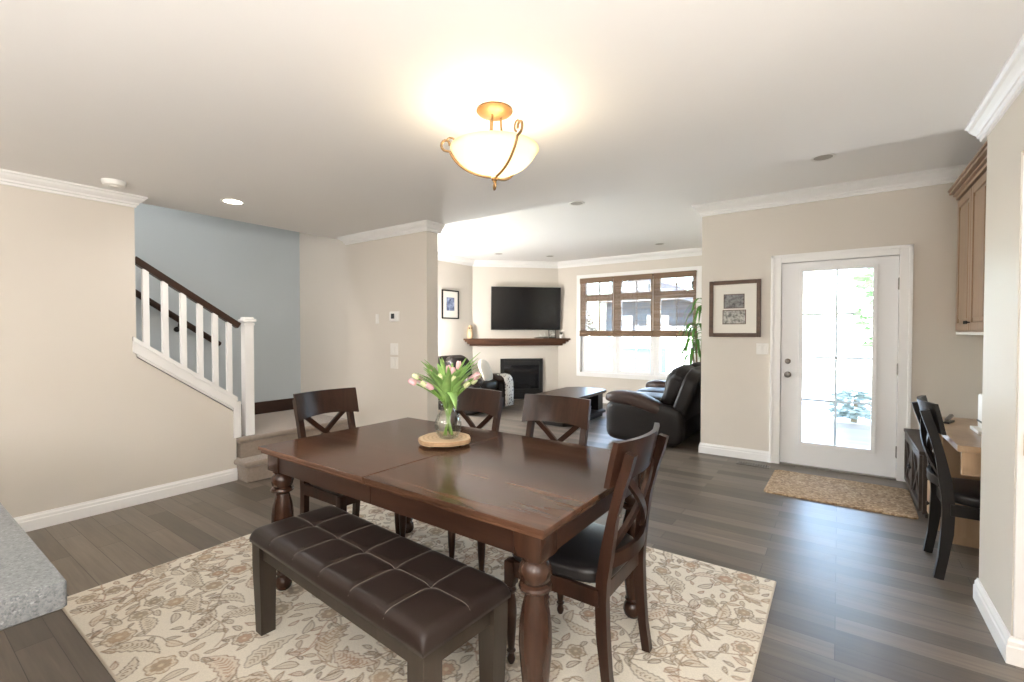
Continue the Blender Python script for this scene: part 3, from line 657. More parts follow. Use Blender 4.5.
# ------------------------------------------------------------------ rug
RX0, RX1, RY0, RY1 = -3.205, -0.262, 0.56, 2.855
def make_rug():
    nx, ny = 655, 510
    gx, gy = np.meshgrid(np.linspace(RX0, RX1, nx), np.linspace(RY0, RY1, ny))
    col = np.empty((ny, nx, 3)); col[:] = (0.74, 0.685, 0.585)
    pal = [(0.30, 0.20, 0.115), (0.20, 0.13, 0.08), (0.28, 0.215, 0.14), (0.36, 0.195, 0.11), (0.24, 0.18, 0.115), (0.39, 0.26, 0.15)]
    g = np.random.default_rng(11)
    def blend(mask, c, a, sl):
        m = (np.clip(mask, 0, 1) * a)[..., None]; col[sl] = col[sl] * (1 - m) + np.array(c) * m
    def window(cx, cy, r):
        i0 = max(0, int((cx - r - RX0) / (RX1 - RX0) * (nx - 1))); i1 = min(nx, int((cx + r - RX0) / (RX1 - RX0) * (nx - 1)) + 2)
        j0 = max(0, int((cy - r - RY0) / (RY1 - RY0) * (ny - 1))); j1 = min(ny, int((cy + r - RY0) / (RY1 - RY0) * (ny - 1)) + 2)
        return (slice(j0, j1), slice(i0, i1))
    def leaf(cx, cy, ang, L, W, k, c, fancy):
        sl = window(cx, cy, L); x = gx[sl] - cx; y = gy[sl] - cy
        u = x * math.cos(ang) + y * math.sin(ang); v = -x * math.sin(ang) + y * math.cos(ang)
        v = v - k * (u * u) / L; t = np.clip(u / L + 0.5, 0, 1)
        hw = W * np.sin(PI * t ** 0.75) ** 0.85 * (1 + (0.10 * np.sin(t * 44) if fancy else 0)); d = np.where((u > -L / 2) & (u < L / 2), hw - np.abs(v), -1)
        light = (0.45 * c[0] + 0.36, 0.45 * c[1] + 0.30, 0.45 * c[2] + 0.22)
        blend(d / 0.004, light, 0.38, sl)
        blend(1 - np.abs(d - 0.003) / 0.0045, tuple(q * 0.62 for q in c), 1.0, sl)
        if fancy:
            blend(np.where(d > 0.010, 1 - np.abs(d - 0.015) / 0.0035, 0), (0.68, 0.61, 0.50), 0.8, sl)
            blend(np.where(d > 0.019, np.sin(u * 330 + np.abs(v) * 260) * 1.6, 0), c, 0.8, sl)
        else: blend(np.where(d > 0, 1 - np.abs(v) / 0.003, 0), c, 0.8, sl)
    def flower(cx, cy, r, pt, c, c2):
        sl = window(cx, cy, r * 1.2); x = gx[sl] - cx; y = gy[sl] - cy; rr = np.hypot(x, y) / r; th = np.arctan2(y, x) + g.uniform(0, 6)
        e = 0.80 + 0.18 * np.abs(np.cos(th * pt / 2)); d = (e - rr) * r
        blend(d / 0.004, (0.62, 0.53, 0.40), 0.6, sl); blend(1 - np.abs(d - 0.003) / 0.005, tuple(q * 0.65 for q in c), 1.0, sl)
        blend(np.where(rr < e, np.abs(np.sin(th * pt / 2)) < 0.18, 0) * 1.0, c, 0.5, sl)
        e2 = 0.48 + 0.12 * np.abs(np.cos(th * pt / 2 + 0.8)); blend((e2 - rr) * r / 0.004, c2, 0.75, sl); blend(1 - np.abs(e2 - rr) * r / 0.004, c, 0.9, sl)
        blend((0.2 - rr) * r / 0.004, (0.60, 0.50, 0.34), 0.9, sl)
    def vine(cx, cy, ang, L, c):
        for i in range(int(L / 0.005)):
            t = i * 0.005; cx += 0.005 * math.cos(ang); cy += 0.005 * math.sin(ang); ang += 0.035 * math.sin(t * 9 + 1.0)
            if not (RX0 < cx < RX1 and RY0 < cy < RY1): return
            sl = window(cx, cy, 0.012); d = np.hypot(gx[sl] - cx, gy[sl] - cy); blend((0.0046 - d) / 0.003, c, 0.85, sl)
            if i % 15 == 7:
                s2 = 1 if (i // 15) % 2 else -1; a2 = ang + s2 * 0.9
                leaf(cx + 0.035 * math.cos(a2), cy + 0.035 * math.sin(a2), a2, 0.062, 0.013, 0.1 * s2, c, False)
    def rc(): return pal[g.integers(len(pal))]
    for _ in range(110): vine(g.uniform(RX0, RX1), g.uniform(RY0, RY1), g.uniform(0, 6.3), g.uniform(0.3, 0.7), rc())
    placed = []
    def free(x, y, r):
        for a, b_, q in placed:
            if (a - x) ** 2 + (b_ - y) ** 2 < (r + q) ** 2 * 0.72: return False
        placed.append((x, y, r)); return True
    for _ in range(4200):
        x, y = g.uniform(RX0 + 0.03, RX1 - 0.03), g.uniform(RY0 + 0.03, RY1 - 0.03); q = g.random()
        if q < 0.28:
            r = g.uniform(0.045, 0.075)
            if free(x, y, r): flower(x, y, r, int(g.integers(5, 9)), rc(), rc())
        elif q < 0.70:
            L = g.uniform(0.14, 0.27)
            if free(x, y, L * 0.36): leaf(x, y, g.uniform(0, 6.3), L, L * g.uniform(0.15, 0.22), g.choice([-1, 1]) * g.uniform(0.35, 0.9), rc(), True)
        else:
            L = g.uniform(0.06, 0.11)
            if free(x, y, L * 0.45): leaf(x, y, g.uniform(0, 6.3), L, L * 0.22, g.choice([-1, 1]) * 0.4, rc(), False)
    for _ in range(3500):
        x, y = g.uniform(RX0 + 0.02, RX1 - 0.02), g.uniform(RY0 + 0.02, RY1 - 0.02)
        r = g.uniform(0.018, 0.030)
        if free(x, y, r): leaf(x, y, g.uniform(0, 6.3), r * 2.4, r * 0.55, 0.3, rc(), False)
    blot = np.zeros((ny, nx))
    for f_ in range(14):
        a = g.uniform(0, 6.3); s_ = g.uniform(4, 16); blot += np.sin((gx * math.cos(a) + gy * math.sin(a)) * s_ + g.uniform(0, 6)) / 14
    col *= (1 + 0.10 * blot)[..., None]
    ed = np.minimum(np.minimum(gx - RX0, RX1 - gx), np.minimum(gy - RY0, RY1 - gy)); col[ed < 0.007] = (0.62, 0.55, 0.45)
    zz = np.where(ed < 0.004, 0.006, 0.011)
    n = nx * ny; top = np.stack([gx.ravel(), gy.ravel(), zz.ravel()], 1)
    idx = np.arange(n).reshape(ny, nx); f = np.stack([idx[:-1, :-1].ravel(), idx[:-1, 1:].ravel(), idx[1:, 1:].ravel(), idx[1:, :-1].ravel()], 1)
    loop = np.concatenate([idx[0, :], idx[1:, -1], idx[-1, -2::-1], idx[-2:0:-1, 0]]); m_ = len(loop)
    low = top[loop].copy(); low[:, 2] = 0.0008; lid = np.arange(n, n + m_)
    side = np.stack([loop, lid, np.roll(lid, -1), np.roll(loop, -1)], 1)
    me = bpy.data.meshes.new('area_rug'); me.from_pydata(np.concatenate([top, low]).tolist(), [], np.concatenate([f, side]).tolist() + [lid[::-1].tolist()])
    ca = me.color_attributes.new('pattern', 'FLOAT_COLOR', 'POINT')
    full = np.ones((n + m_, 4)); full[:n, :3] = col.reshape(-1, 3); full[n:, :3] = col.reshape(-1, 3)[loop]
    ca.data.foreach_set('color', full.ravel()); me.materials.append(M['rug'])
    o = bpy.data.objects.new('area_rug', me); COL.objects.link(o); return o
tag(make_rug(), 'cream area rug with brown paisley leaves and flowers under the dining table', 'rug')
ZR = 0.0115          # top of the rug

# ------------------------------------------------------------------ dining table
tb = thing('dining_table', (-1.583, 1.695, ZR), 'large dark brown wooden dining table with turned legs', 'table', -0.6)
TW, TD, TH = 1.75, 1.02, 0.766 - ZR
for s in (-1, 1):
    k = B(); x0, x1 = (-TW / 2, -0.0012) if s < 0 else (0.0012, TW / 2)
    k.span((x0, -TD / 2, TH - 0.020), (x1, TD / 2, TH), 0.005)
    k.span((x0 + (0.010 if s < 0 else 0), -TD / 2 + 0.010, TH - 0.036), (x1 - (0.010 if s > 0 else 0), TD / 2 - 0.010, TH - 0.0205), 0.005)
    k.build('tabletop', 'table_top', tb, 30)
lx, ly = TW / 2 - 0.085, TD / 2 - 0.085
for s in (-1, 1):
    k = B(); k.span((-lx + 0.05, s * ly - 0.014 + s * 0.03, TH - 0.125), (-0.002, s * ly + 0.014 + s * 0.03, TH - 0.0365), 0.002); k.span((0.002, s * ly - 0.014 + s * 0.03, TH - 0.125), (lx - 0.05, s * ly + 0.014 + s * 0.03, TH - 0.0365), 0.002)
    k.span((-0.035, s * ly - 0.011, TH - 0.12), (0.035, s * ly + 0.011, TH - 0.05)); k.build('apron', 'apron_wood', tb, 30)
    k = B(); k.span((s * lx - 0.014 + s * 0.03, -ly + 0.05, TH - 0.125), (s * lx + 0.014 + s * 0.03, ly - 0.05, TH - 0.0365), 0.002); k.build('apron', 'apron_wood', tb, 30)
LEG = [(0.0, 0.0), (0.030, 0.0), (0.038, 0.010), (0.044, 0.030), (0.040, 0.055), (0.030, 0.068), (0.032, 0.074), (0.036, 0.082), (0.030, 0.090), (0.034, 0.12), (0.043, 0.20), (0.051, 0.28), (0.055, 0.34), (0.053, 0.40), (0.046, 0.45), (0.036, 0.490), (0.033, 0.505), (0.040, 0.512), (0.053, 0.518), (0.056, 0.526), (0.053, 0.534), (0.043, 0.540), (0.050, 0.552), (0.055, 0.572), (0.052, 0.592), (0.042, 0.608), (0.038, 0.612), (0.046, 0.618), (0.048, 0.625), (0.046, 0.632), (0.0, 0.632)]
for sx in (-1, 1):
    for sy in (-1, 1):
        k = B(); k.lathe(LEG, (sx * lx, sy * ly, 0.0005), 28, cap=False); k.box((sx * lx, sy * ly, (0.628 + TH - 0.037) / 2), (0.104, 0.104, TH - 0.037 - 0.628), 0.004); k.build('leg', 'table_wood', tb, 35)

# ------------------------------------------------------------------ dining chairs (front towards -Y)
def make_chair(label, wm, sm, post=0.036):
    t = thing('dining_chair' if wm == 'dark_wood' else 'desk_chair', (0, 0, 0), label, 'chair')
    k = B(); k.puff((0, -0.012, 0.452), (0.455, 0.435, 0.075), 4.5, 9, fn=lambda u: (u.x * (1 - 0.05 * (u.y + 1)), u.y, u.z + (0.15 * (1 - u.x * u.x) * (1 - u.y * u.y) if u.z > 0 else 0))); k.build('seat', sm, t, True)
    k = B()
    for a, c in (((-0.20, -0.206, 0.362), (0.20, -0.186, 0.425)), ((-0.190, 0.178, 0.362), (0.190, 0.198, 0.425)), ((-0.214, -0.19, 0.362), (-0.194, 0.19, 0.425)), ((0.194, -0.19, 0.362), (0.214, 0.19, 0.425))): k.span(a, c, 0.003)
    k.build('seat_frame', wm, t, 30)
    FL = [(0, 0), (0.011, 0), (0.016, 0.012), (0.017, 0.022), (0.012, 0.036), (0.013, 0.044), (0.019, 0.052), (0.013, 0.060), (0.015, 0.075), (0.0205, 0.15), (0.023, 0.215), (0.020, 0.262), (0.014, 0.288), (0.021, 0.298), (0.0225, 0.306), (0.015, 0.316), (0.02, 0.322), (0.02, 0.33), (0, 0.33)]
    for s in (-1, 1):
        k = B()
        if wm == 'dark_wood': k.lathe(FL, (s * 0.204, -0.196, 0.0005), 16, cap=False); k.box((s * 0.204, -0.196, 0.376), (0.043, 0.043, 0.096), 0.003)
        else: k.sweep([(s * 0.204, -0.196, 0.0005), (s * 0.204, -0.196, 0.424)], [(0.034, 0.034), (0.046, 0.046)], (1, 0, 0))
        k.build('leg', wm, t, 35)
        k = B(); pp = [(0.232, 0.0005), (0.214, 0.12), (0.200, 0.26), (0.196, 0.38), (0.200, 0.46), (0.212, 0.56), (0.232, 0.68), (0.262, 0.80), (0.286, 0.875), (0.299, 0.925)]
        k.sweep([(s * (0.190 if z_ < 0.5 else 0.181), y_, z_) for y_, z_ in pp], [(0.034, post * (0.95 + 0.25 * (0.2 < z_ < 0.6))) for y_, z_ in pp], (1, 0, 0)); k.build('back_post', wm, t, 40)
    # curved top rail, in front of the posts
    k = B(); vs = []; fs = []; n = 14
    for i in range(n + 1):
        u = -1 + 2 * i / n; x = u * 0.219; bow = 0.045 * (1 - u * u)
        for z_, y_ in ((0.800 + 0.018 * (1 - u * u), 0.248), (0.89, 0.266), (0.966, 0.284)):
            for th in (-0.010, 0.010): vs.append((x, y_ + bow - 0.026 + th, z_))
    for i in range(n):
        a = i * 6; c = a + 6
        for q in range(6):
            order = [0, 2, 4, 5, 3, 1]; p, r_ = order[q], order[(q + 1) % 6]; fs.append((a + p, a + r_, c + r_, c + p))
    fs.append((0, 1, 3, 5, 4, 2)); fs.append(tuple(n * 6 + q for q in (2, 4, 5, 3, 1, 0)))
    k.add(vs, fs); tr = k.build('top_rail', wm, t, 40)
    for s in (-1, 1):
        for z_ in (0.845, 0.70):
            k = B(); k.lathe([(0, 0), (0.009, 0), (0.008, 0.004), (0, 0.005)], (s * 0.181, 0.019 + 0.271 + (z_ - 0.845) * 0.22, z_), 10, RX(-90), cap=False); k.build('screw_cap', 'nickel', t, 40)
    def yb(z_): return 0.205 + (z_ - 0.5) * 0.19
    k = B(); k.sweep([(x, yb(0.53) + 0.042 * (1 - (x / 0.19) ** 2), 0.525) for x in (-0.182, -0.13, -0.065, 0, 0.065, 0.13, 0.182)], (0.05, 0.018), (0, 0, 1)); k.build('lower_rail', wm, t, 40)
    for s in (-1, 1):
        k = B(); pts = []
        for i in range(9):
            u = -1 + 2 * i / 8; z_ = 0.69 + u * 0.140; x = s * u * 0.158; pts.append((x, yb(z_) + 0.030 * (1 - u * u) - 0.004 + (0.007 if s > 0 else -0.007), z_))
        k.sweep(pts, (0.016, 0.030), (0, 1, 0)); k.build('cross_slat', wm, t, 40)
    return t
ch = make_chair('dark X-back dining chair at the near right end of the table, backrest turned away', 'dark_wood', 'leather_black'); ch['group'] = 'dining chairs around the table'
def put(o, x, y, rz, label=None, z_=ZR):
    o.location = (x, y, z_); o.rotation_euler = (0, 0, R(rz))
    if label: o['label'] = label
    return o
c2 = copy_tree(ch); c3 = copy_tree(ch); c4 = copy_tree(ch)
put(ch, -0.882, 1.725, -90)
put(c2, -2.475, 1.765, 90, 'dark X-back dining chair at the table end beside the stairs')
put(c3, -1.985, 2.125, 0, 'dark X-back dining chair behind the vase of tulips')
put(c4, -1.36, 2.125, 0, 'dark X-back dining chair on the far side of the table before the coffee table')
dc = make_chair('black X-back chair tucked under the maple desk', 'black_wood', 'leather_black', 0.044)
put(dc, 0.695, 3.62, 90, None, 0.0)

# ------------------------------------------------------------------ bench
be = thing('dining_bench', (-1.548, 1.165, ZR), 'dark bench with tufted brown leather seat along the near side of the table', 'bench', -3.8)
BW, BD, BT = 1.19, 0.40, 0.485 - ZR
SEAMS = [-0.40 + 0.2 * i for i in range(5)]
def seat_z(X, Y):
    e = max(0.0, (1 - abs(2 * X / BW) ** 44) * (1 - abs(2 * Y / BD) ** 15)); z_ = BT - 0.050 + 0.050 * e ** 0.5
    g = 0.0045 * math.exp(-(min(abs(X - q) for q in SEAMS) / 0.010) ** 2) + 0.0045 * math.exp(-(Y / 0.010) ** 2) + 0.006 * math.exp(-(min((X - q) ** 2 for q in SEAMS) + Y * Y) / 0.026 ** 2)
    return z_ - g * e
def cushion():
    nx, ny = 215, 81; vs = []; fs = []
    for j in range(ny):
        for i in range(nx): X, Y = (-1 + 2 * i / (nx - 1)) * BW / 2, (-1 + 2 * j / (ny - 1)) * BD / 2; vs.append((X, Y, seat_z(X, Y)))
    for j in range(ny - 1):
        for i in range(nx - 1): a = j * nx + i; fs.append((a, a + 1, a + 1 + nx, a + nx))
    rim = [i for i in range(nx)] + [j * nx + nx - 1 for j in range(1, ny)] + [(ny - 1) * nx + i for i in range(nx - 2, -1, -1)] + [j * nx for j in range(ny - 2, 0, -1)]
    k0 = len(vs)
    for q in rim: vs.append((vs[q][0], vs[q][1], BT - 0.066))
    for q in range(len(rim)): fs.append((rim[q], k0 + q, k0 + (q + 1) % len(rim), rim[(q + 1) % len(rim)]))
    fs.append(tuple(range(k0 + len(rim) - 1, k0 - 1, -1)))
    k = B(); k.add(vs, fs); return k.build('seat_cushion', 'leather_brown', be, True)
cu = cushion()
k = B()
for q in SEAMS: k.tube([(q, y * BD / 2, seat_z(q, y * BD / 2) + 0.0004) for y in [-0.985 + 1.97 * i / 40 for i in range(41)]], 0.0007, 5)
k.tube([(x * BW / 2, 0, seat_z(x * BW / 2, 0) + 0.0004) for x in [-0.99 + 1.98 * i / 120 for i in range(121)]], 0.0007, 5)
k.build('seam_stitching', 'stitch', cu)
for s in (-1, 1):
    k = B(); k.span((-BW / 2 + 0.05, s * (BD / 2 - 0.035) - 0.011, BT - 0.135), (BW / 2 - 0.05, s * (BD / 2 - 0.035) + 0.011, BT - 0.0665), 0.002); k.build('apron', 'espresso', be)
    k = B(); k.span((s * (BW / 2 - 0.035) - 0.011, -BD / 2 + 0.05, BT - 0.135), (s * (BW / 2 - 0.035) + 0.011, BD / 2 - 0.05, BT - 0.0665), 0.002); k.build('apron', 'espresso', be)
    for sy in (-1, 1):
        k = B(); x_, y_ = s * (BW / 2 - 0.045), sy * (BD / 2 - 0.045)
        k.sweep([(x_ - s * 0.006, y_, 0.0005), (x_ - s * 0.004, y_, 0.10), (x_, y_, 0.30), (x_, y_, BT - 0.067)], [(0.056, 0.062), (0.062, 0.064), (0.074, 0.074), (0.074, 0.074)], (1, 0, 0)); k.build('leg', 'espresso', be, 40)

# ------------------------------------------------------------------ tulips on the table
VX, VY, TZ = -1.675, 1.79, 0.7665
ts = thing('tree_slice_board', (VX - 0.035, VY + 0.012, TZ), 'round live-edge wood slice board under the tulip vase', 'serving board')
k = B(); pol = [(0.137 * (1 + 0.035 * math.sin(3 * a + 1) + 0.02 * math.sin(7 * a)) * math.cos(a), 0.137 * (1 + 0.035 * math.sin(3 * a + 1) + 0.02 * math.sin(7 * a)) * math.sin(a)) for a in [2 * PI * i / 48 for i in range(48)]]
k.prism([(x * 0.985, y * 0.985) for x, y in pol], 0.0125, 0.0345, 'XY'); k.build('board_top', 'slice', ts)
k = B(); n = 48
vs = [(x * s, y * s, z_) for s, z_ in ((0.985, 0.0335), (1.0, 0.030), (1.0, 0.017), (0.975, 0.0125)) for x, y in pol]
k.add(vs, [(r_ * n + i, r_ * n + (i + 1) % n, (r_ + 1) * n + (i + 1) % n, (r_ + 1) * n + i) for r_ in range(3) for i in range(n)]); k.build('bark_edge', 'bark', ts, True)
for q in range(3):
    a = R(20 + 120 * q); k = B(); k.lathe([(0.014, 0.0003), (0.016, 0.006), (0.015, 0.0128)], (0.095 * math.cos(a), 0.095 * math.sin(a), 0), 12); k.build('foot', 'bark', ts, 40)
VZ = TZ + 0.0355
vs_ = thing('glass_vase', (VX, VY, VZ), 'round clear glass vase holding the tulips', 'vase')
VP = [(0.034, 0.0), (0.048, 0.006), (0.064, 0.03), (0.072, 0.062), (0.070, 0.092), (0.058, 0.120), (0.043, 0.142), (0.037, 0.158), (0.041, 0.178), (0.053, 0.198)]
k = B(); k.lathe([(0.0005, 0)] + VP + [(r_ - 0.0035, z_ + 0.003) for r_, z_ in reversed(VP)] + [(0.0005, 0.005)], n=40, cap=False); k.build('vessel', 'vase_glass', vs_, 60)
k = B(); k.lathe([(0.0005, 0.0062)] + [(r_ - 0.005, z_ + 0.0036) for r_, z_ in VP[:6]] + [(0.0005, 0.1235)], n=32, cap=False); k.build('water', 'water', vs_, 60)
def bez(p0, p1, p2, t): return p0 * (1 - t) ** 2 + p1 * 2 * t * (1 - t) + p2 * t * t
def leaf_strip(k, p0, p1, p2, wmax, n=9, fold=0.25):
    vs = []; fs = []
    for i in range(n + 1):
        t = i / n; p = bez(p0, p1, p2, t); d = (bez(p0, p1, p2, min(1, t + 0.02)) - bez(p0, p1, p2, max(0, t - 0.02))).normalized()
        sd = d.cross(Vector((0, 0, 1)));
        if sd.length < 0.05: sd = Vector((1, 0, 0))
        sd.normalize(); up = sd.cross(d); wd = wmax * (math.sin(PI * (0.06 + 0.94 * t) ** 0.8)) ** 0.8 + 0.0008
        for q in (-1, 0, 1): vs.append(p + sd * (q * wd) + up * (abs(q) * wd * fold))
        for q in (-1, 0, 1): vs.append(p + sd * (q * wd * 0.96) + up * (abs(q) * wd * fold - 0.0012))
    for i in range(n):
        a = i * 6; c = a + 6
        for u, v in ((0, 1), (1, 2), (2, 5), (5, 4), (4, 3), (3, 0)): fs.append((a + u, a + v, c + v, c + u))
    fs.append((0, 1, 2, 5, 4, 3)); fs.append(tuple(n * 6 + q for q in (3, 4, 5, 2, 1, 0))); k.add(vs, fs)
def tulip(az, out, hgt, kind, label, lf):
    t = thing('tulip', (VX, VY, VZ), label, 'flower', group='tulips in the glass vase')
    a = R(az); dr = Vector((math.cos(a), math.sin(a), 0)); side = Vector((-dr.y, dr.x, 0))
    b0 = -dr * 0.022 + side * rnd.uniform(-0.014, 0.014) + Vector((0, 0, 0.016)); b1 = dr * rnd.uniform(0.012, 0.024) + Vector((0, 0, 0.165)); b2 = dr * out + Vector((0, 0, hgt))
    pts = [b0.lerp(b1, i / 4) for i in range(4)]; c1 = b1 + (b1 - b0).normalized() * (hgt - 0.165) * 0.45
    pts += [bez(b1, c1, b2, i / 7) for i in range(8)]
    k = B(); k.tube(pts, [0.0034] * len(pts), 7); k.build('stem', 'stem', t, True)
    d = (pts[-1] - pts[-2]).normalized(); q = d.to_track_quat('Z', 'Y').to_matrix().to_4x4(); s_ = 0.80 if kind == 'pink' else 0.66
    k = B()
    k.lathe([(r_ * s_, z_ * s_) for r_, z_ in ((0.003, -0.004), (0.011, 0.002), (0.0175, 0.014), (0.0185, 0.026), (0.016, 0.040), (0.010, 0.051), (0.002, 0.056))], b2, 14, q)
    for i in range(3):
        m_ = Matrix.Translation(b2) @ q @ RZ(120 * i + 20); k.puff((0, 0, 0), (0.026 * s_, 0.012 * s_, 0.056 * s_), 2.2, 5, m_ @ Matrix.Translation((0, 0.0125 * s_, 0.029 * s_)) @ RX(6))
    k.build('bloom', kind, t, True)
    for i in range(lf):
        aa = a + rnd.uniform(-0.9, 0.9); dd = Vector((math.cos(aa), math.sin(aa), 0)); l0 = pts[4] + Vector((0, 0, rnd.uniform(0.0, 0.03)))
        ln = rnd.uniform(0.13, 0.24) * hgt / 0.30; k = B(); leaf_strip(k, l0, l0 + Vector((0, 0, ln * 0.62)) + dd * 0.02, l0 + dd * rnd.uniform(0.06, 0.18) + Vector((0, 0, ln)), rnd.uniform(0.015, 0.024)); k.build('leaf', 'leaf', t, True)
    return t
PK = 'pink tulip in full bloom in the glass vase'; BD_ = 'pale closed tulip bud among the pink tulips'
CR = 35.2   # camera-right azimuth; the bunch fans to both sides of the vase
spec = [(CR + 178, 0.170, 0.285, 'pink'), (CR + 165, 0.150, 0.295, 'pink'), (CR + 232, 0.110, 0.27, 'pink'), (CR + 150, 0.085, 0.325, 'pink'), (CR + 95, 0.06, 0.335, 'pink'), (CR + 20, 0.055, 0.36, 'pink'), (CR - 10, 0.135, 0.315, 'pink'), (CR + 10, 0.115, 0.300, 'pink'), (CR + 70, 0.05, 0.325, 'pink'),
        (CR + 185, 0.155, 0.315, 'bud'), (CR - 5, 0.125, 0.29, 'bud'), (CR + 5, 0.145, 0.315, 'bud'), (CR - 25, 0.10, 0.275, 'bud'), (CR + 130, 0.10, 0.285, 'bud'), (CR + 210, 0.12, 0.28, 'bud'), (CR - 60, 0.07, 0.30, 'bud'), (CR + 240, 0.06, 0.31, 'bud'), (CR + 30, 0.13, 0.30, 'bud')]
for az, ou, hg, kd in spec: tulip(az, ou, hg, kd, PK if kd == 'pink' else BD_, 3)
tl = thing('tulip', (VX, VY, VZ), 'tulip with a broad leaf flopped over the front of the vase', 'flower', group='tulips in the glass vase')
k = B(); k.tube([(0.0, -0.02, 0.02), (0.0, 0.0, 0.16), (0.01, -0.01, 0.25), (0.015, -0.02, 0.30)], 0.0034, 7); k.build('stem', 'stem', tl, True)
k = B(); k.lathe([(0.003, -0.004), (0.009, 0.004), (0.0125, 0.016), (0.010, 0.032), (0.002, 0.042)], (0.015, -0.02, 0.30), 12); k.build('bloom', 'bud', tl, True)
fd = Vector((math.sin(R(35.2)), -math.cos(R(35.2)), 0)); rr_ = Vector((math.cos(R(35.2)), math.sin(R(35.2)), 0))
k = B(); leaf_strip(k, Vector((0.004, 0, 0.17)), fd * 0.06 + rr_ * 0.02 + Vector((0, 0, 0.33)), fd * 0.105 + rr_ * 0.055 + Vector((0, 0, 0.165)), 0.030, 12, 0.12); k.build('leaf', 'leaf', tl, True)

# ------------------------------------------------------------------ counter in the left corner
ct = thing('kitchen_peninsula', (-1.14, 0.215, 0), 'grey speckled kitchen counter end in the near left corner', 'counter')
def rounded(x0, x1, y0, y1, r_):
    pts = [(x0, y0), (x1, y0)] if False else []
    pts += [(x0, y0), (x1 - r_, y0)] + [(x1 - r_ + r_ * math.sin(a), y0 + r_ - r_ * math.cos(a)) for a in [PI / 2 * i / 8 for i in range(1, 9)]]
    pts += [(x1 - r_ + r_ * math.cos(a), y1 - r_ + r_ * math.sin(a)) for a in [PI / 2 * i / 8 for i in range(0, 9)]] + [(x0, y1)]
    return pts
k = B(); P_ = rounded(-2.2, 0, -0.72, 0, 0.010); n = len(P_)
ix = lambda s: [(min(x, x - s) if x > -2.19 else x, y - s if y > -0.3 else y + s) for x, y in P_]
lv = [(ix(0.004), 0.8585), (P_, 0.862), (P_, 0.904), (ix(0.002), 0.9085), (ix(0.006), 0.910)]
vs = [(x, y, z_) for pl, z_ in lv for x, y in pl]
k.add(vs, [(r_ * n + i, r_ * n + (i + 1) % n, (r_ + 1) * n + (i + 1) % n, (r_ + 1) * n + i) for r_ in range(4) for i in range(n)] + [tuple(range(n - 1, -1, -1)), tuple(range(4 * n, 5 * n))]); k.build('countertop', 'granite', ct, 40)
k = B(); k.span((-2.2, -0.66, 0.09), (-0.36, -0.30, 0.856), 0.003); k.span((-2.2, -0.62, 0.001), (-0.40, -0.34, 0.09)); k.build('base_cabinet', 'maple', ct)

# ------------------------------------------------------------------ framed pictures
fr = thing('framed_photos', (-0.925, YD - 0.0008, 1.612), 'square brown wood frame with two black and white photos on the entry wall', 'picture')
fw, fh, ft = 0.255, 0.305, 0.042
k = B()
for a, c in (((-fw, -0.026, -fh), (-fw + ft, -0.001, fh)), ((fw - ft, -0.026, -fh), (fw, -0.001, fh)), ((-fw + ft, -0.0255, -fh), (fw - ft, -0.001, -fh + ft)), ((-fw + ft, -0.0255, fh - ft), (fw - ft, -0.001, fh))): k.span(a, c, 0.005)
k.build('frame', 'frame_wood', fr, 30)
bar('mat_board', (-fw + ft, -0.012, -fh + ft), (fw - ft, -0.004, fh - ft), 'mat_board', fr, 0, None)
for z0, z1, m, x0, x1 in ((0.01, 0.15, 'photo_dark', -0.10, 0.09), (-0.16, -0.02, 'photo_light', -0.11, 0.105)):
    ph = bar('photo', (x0, -0.0135, z0), (x1, -0.0121, z1), m, fr, 0, None)
    k = B(); e = 0.008
    for a, c in (((x0 - e, -0.0145, z0 - e), (x0, -0.0121, z1 + e)), ((x1, -0.0145, z0 - e), (x1 + e, -0.0121, z1 + e)), ((x0, -0.0145, z0 - e), (x1, -0.0121, z0)), ((x0, -0.0145, z1), (x1, -0.0121, z1 + e))): k.span(a, c)
    k.build('photo_border', 'frame_wood', ph)
f2 = thing('framed_print', (XL + 0.0008, 6.36, 1.87), 'small black framed print with white mat on the living room side wall', 'picture', 90)
k = B(); fw, fh, ft = 0.225, 0.265, 0.022
for a, c in (((-fw, -0.022, -fh), (-fw + ft, -0.001, fh)), ((fw - ft, -0.022, -fh), (fw, -0.001, fh)), ((-fw + ft, -0.0215, -fh), (fw - ft, -0.001, -fh + ft)), ((-fw + ft, -0.0215, fh - ft), (fw - ft, -0.001, fh))): k.span(a, c, 0.003)
k.build('frame', 'black_wood', f2, 30)
bar('mat_board', (-fw + ft, -0.010, -fh + ft), (fw - ft, -0.003, fh - ft), 'mat_board', f2, 0, None)
bar('print', (-0.105, -0.0115, -0.115), (0.105, -0.0101, 0.13), 'photo_blue', f2, 0, None)

# ------------------------------------------------------------------ fireplace corner (local x along the wall, -y into the room)
DC = (DA + DB) / 2
def corner(off, z_): n_ = Vector((1, -1)).normalized(); p = DC + Vector((1, 1)).normalized() * off; return (p.x + n_.x * 0.001, p.y + n_.y * 0.001, z_)
ANG = 45
tv = thing('television', corner(0.18, 1.825), 'large flat black television on the wall above the mantel', 'television', ANG)
TVM = RX(4)
k = B(); k.box((0, -0.12, 0), (1.40, 0.035, 0.85), 0.006, TVM); k.build('housing', 'black_plastic', tv, 30)
k = B(); k.box((0, -0.1385, 0.004), (1.375, 0.002, 0.82), 0, TVM @ Matrix.Identity(4)); k.build('screen', 'tv_screen', tv)
k = B(); k.span((-0.25, -0.10, -0.2), (0.25, -0.001, 0.2), 0.01); k.build('wall_mount', 'black_metal', tv)
k = B(); k.box((0, -0.1405 + 0.0, -0.416), (0.05, 0.003, 0.006), 0, TVM); k.build('indicator_strip', 'nickel', tv)
mn = thing('mantel_shelf', corner(0.0, 1.19), 'dark brown wooden mantel shelf across the corner above the fireplace', 'shelf', ANG)
k = B()
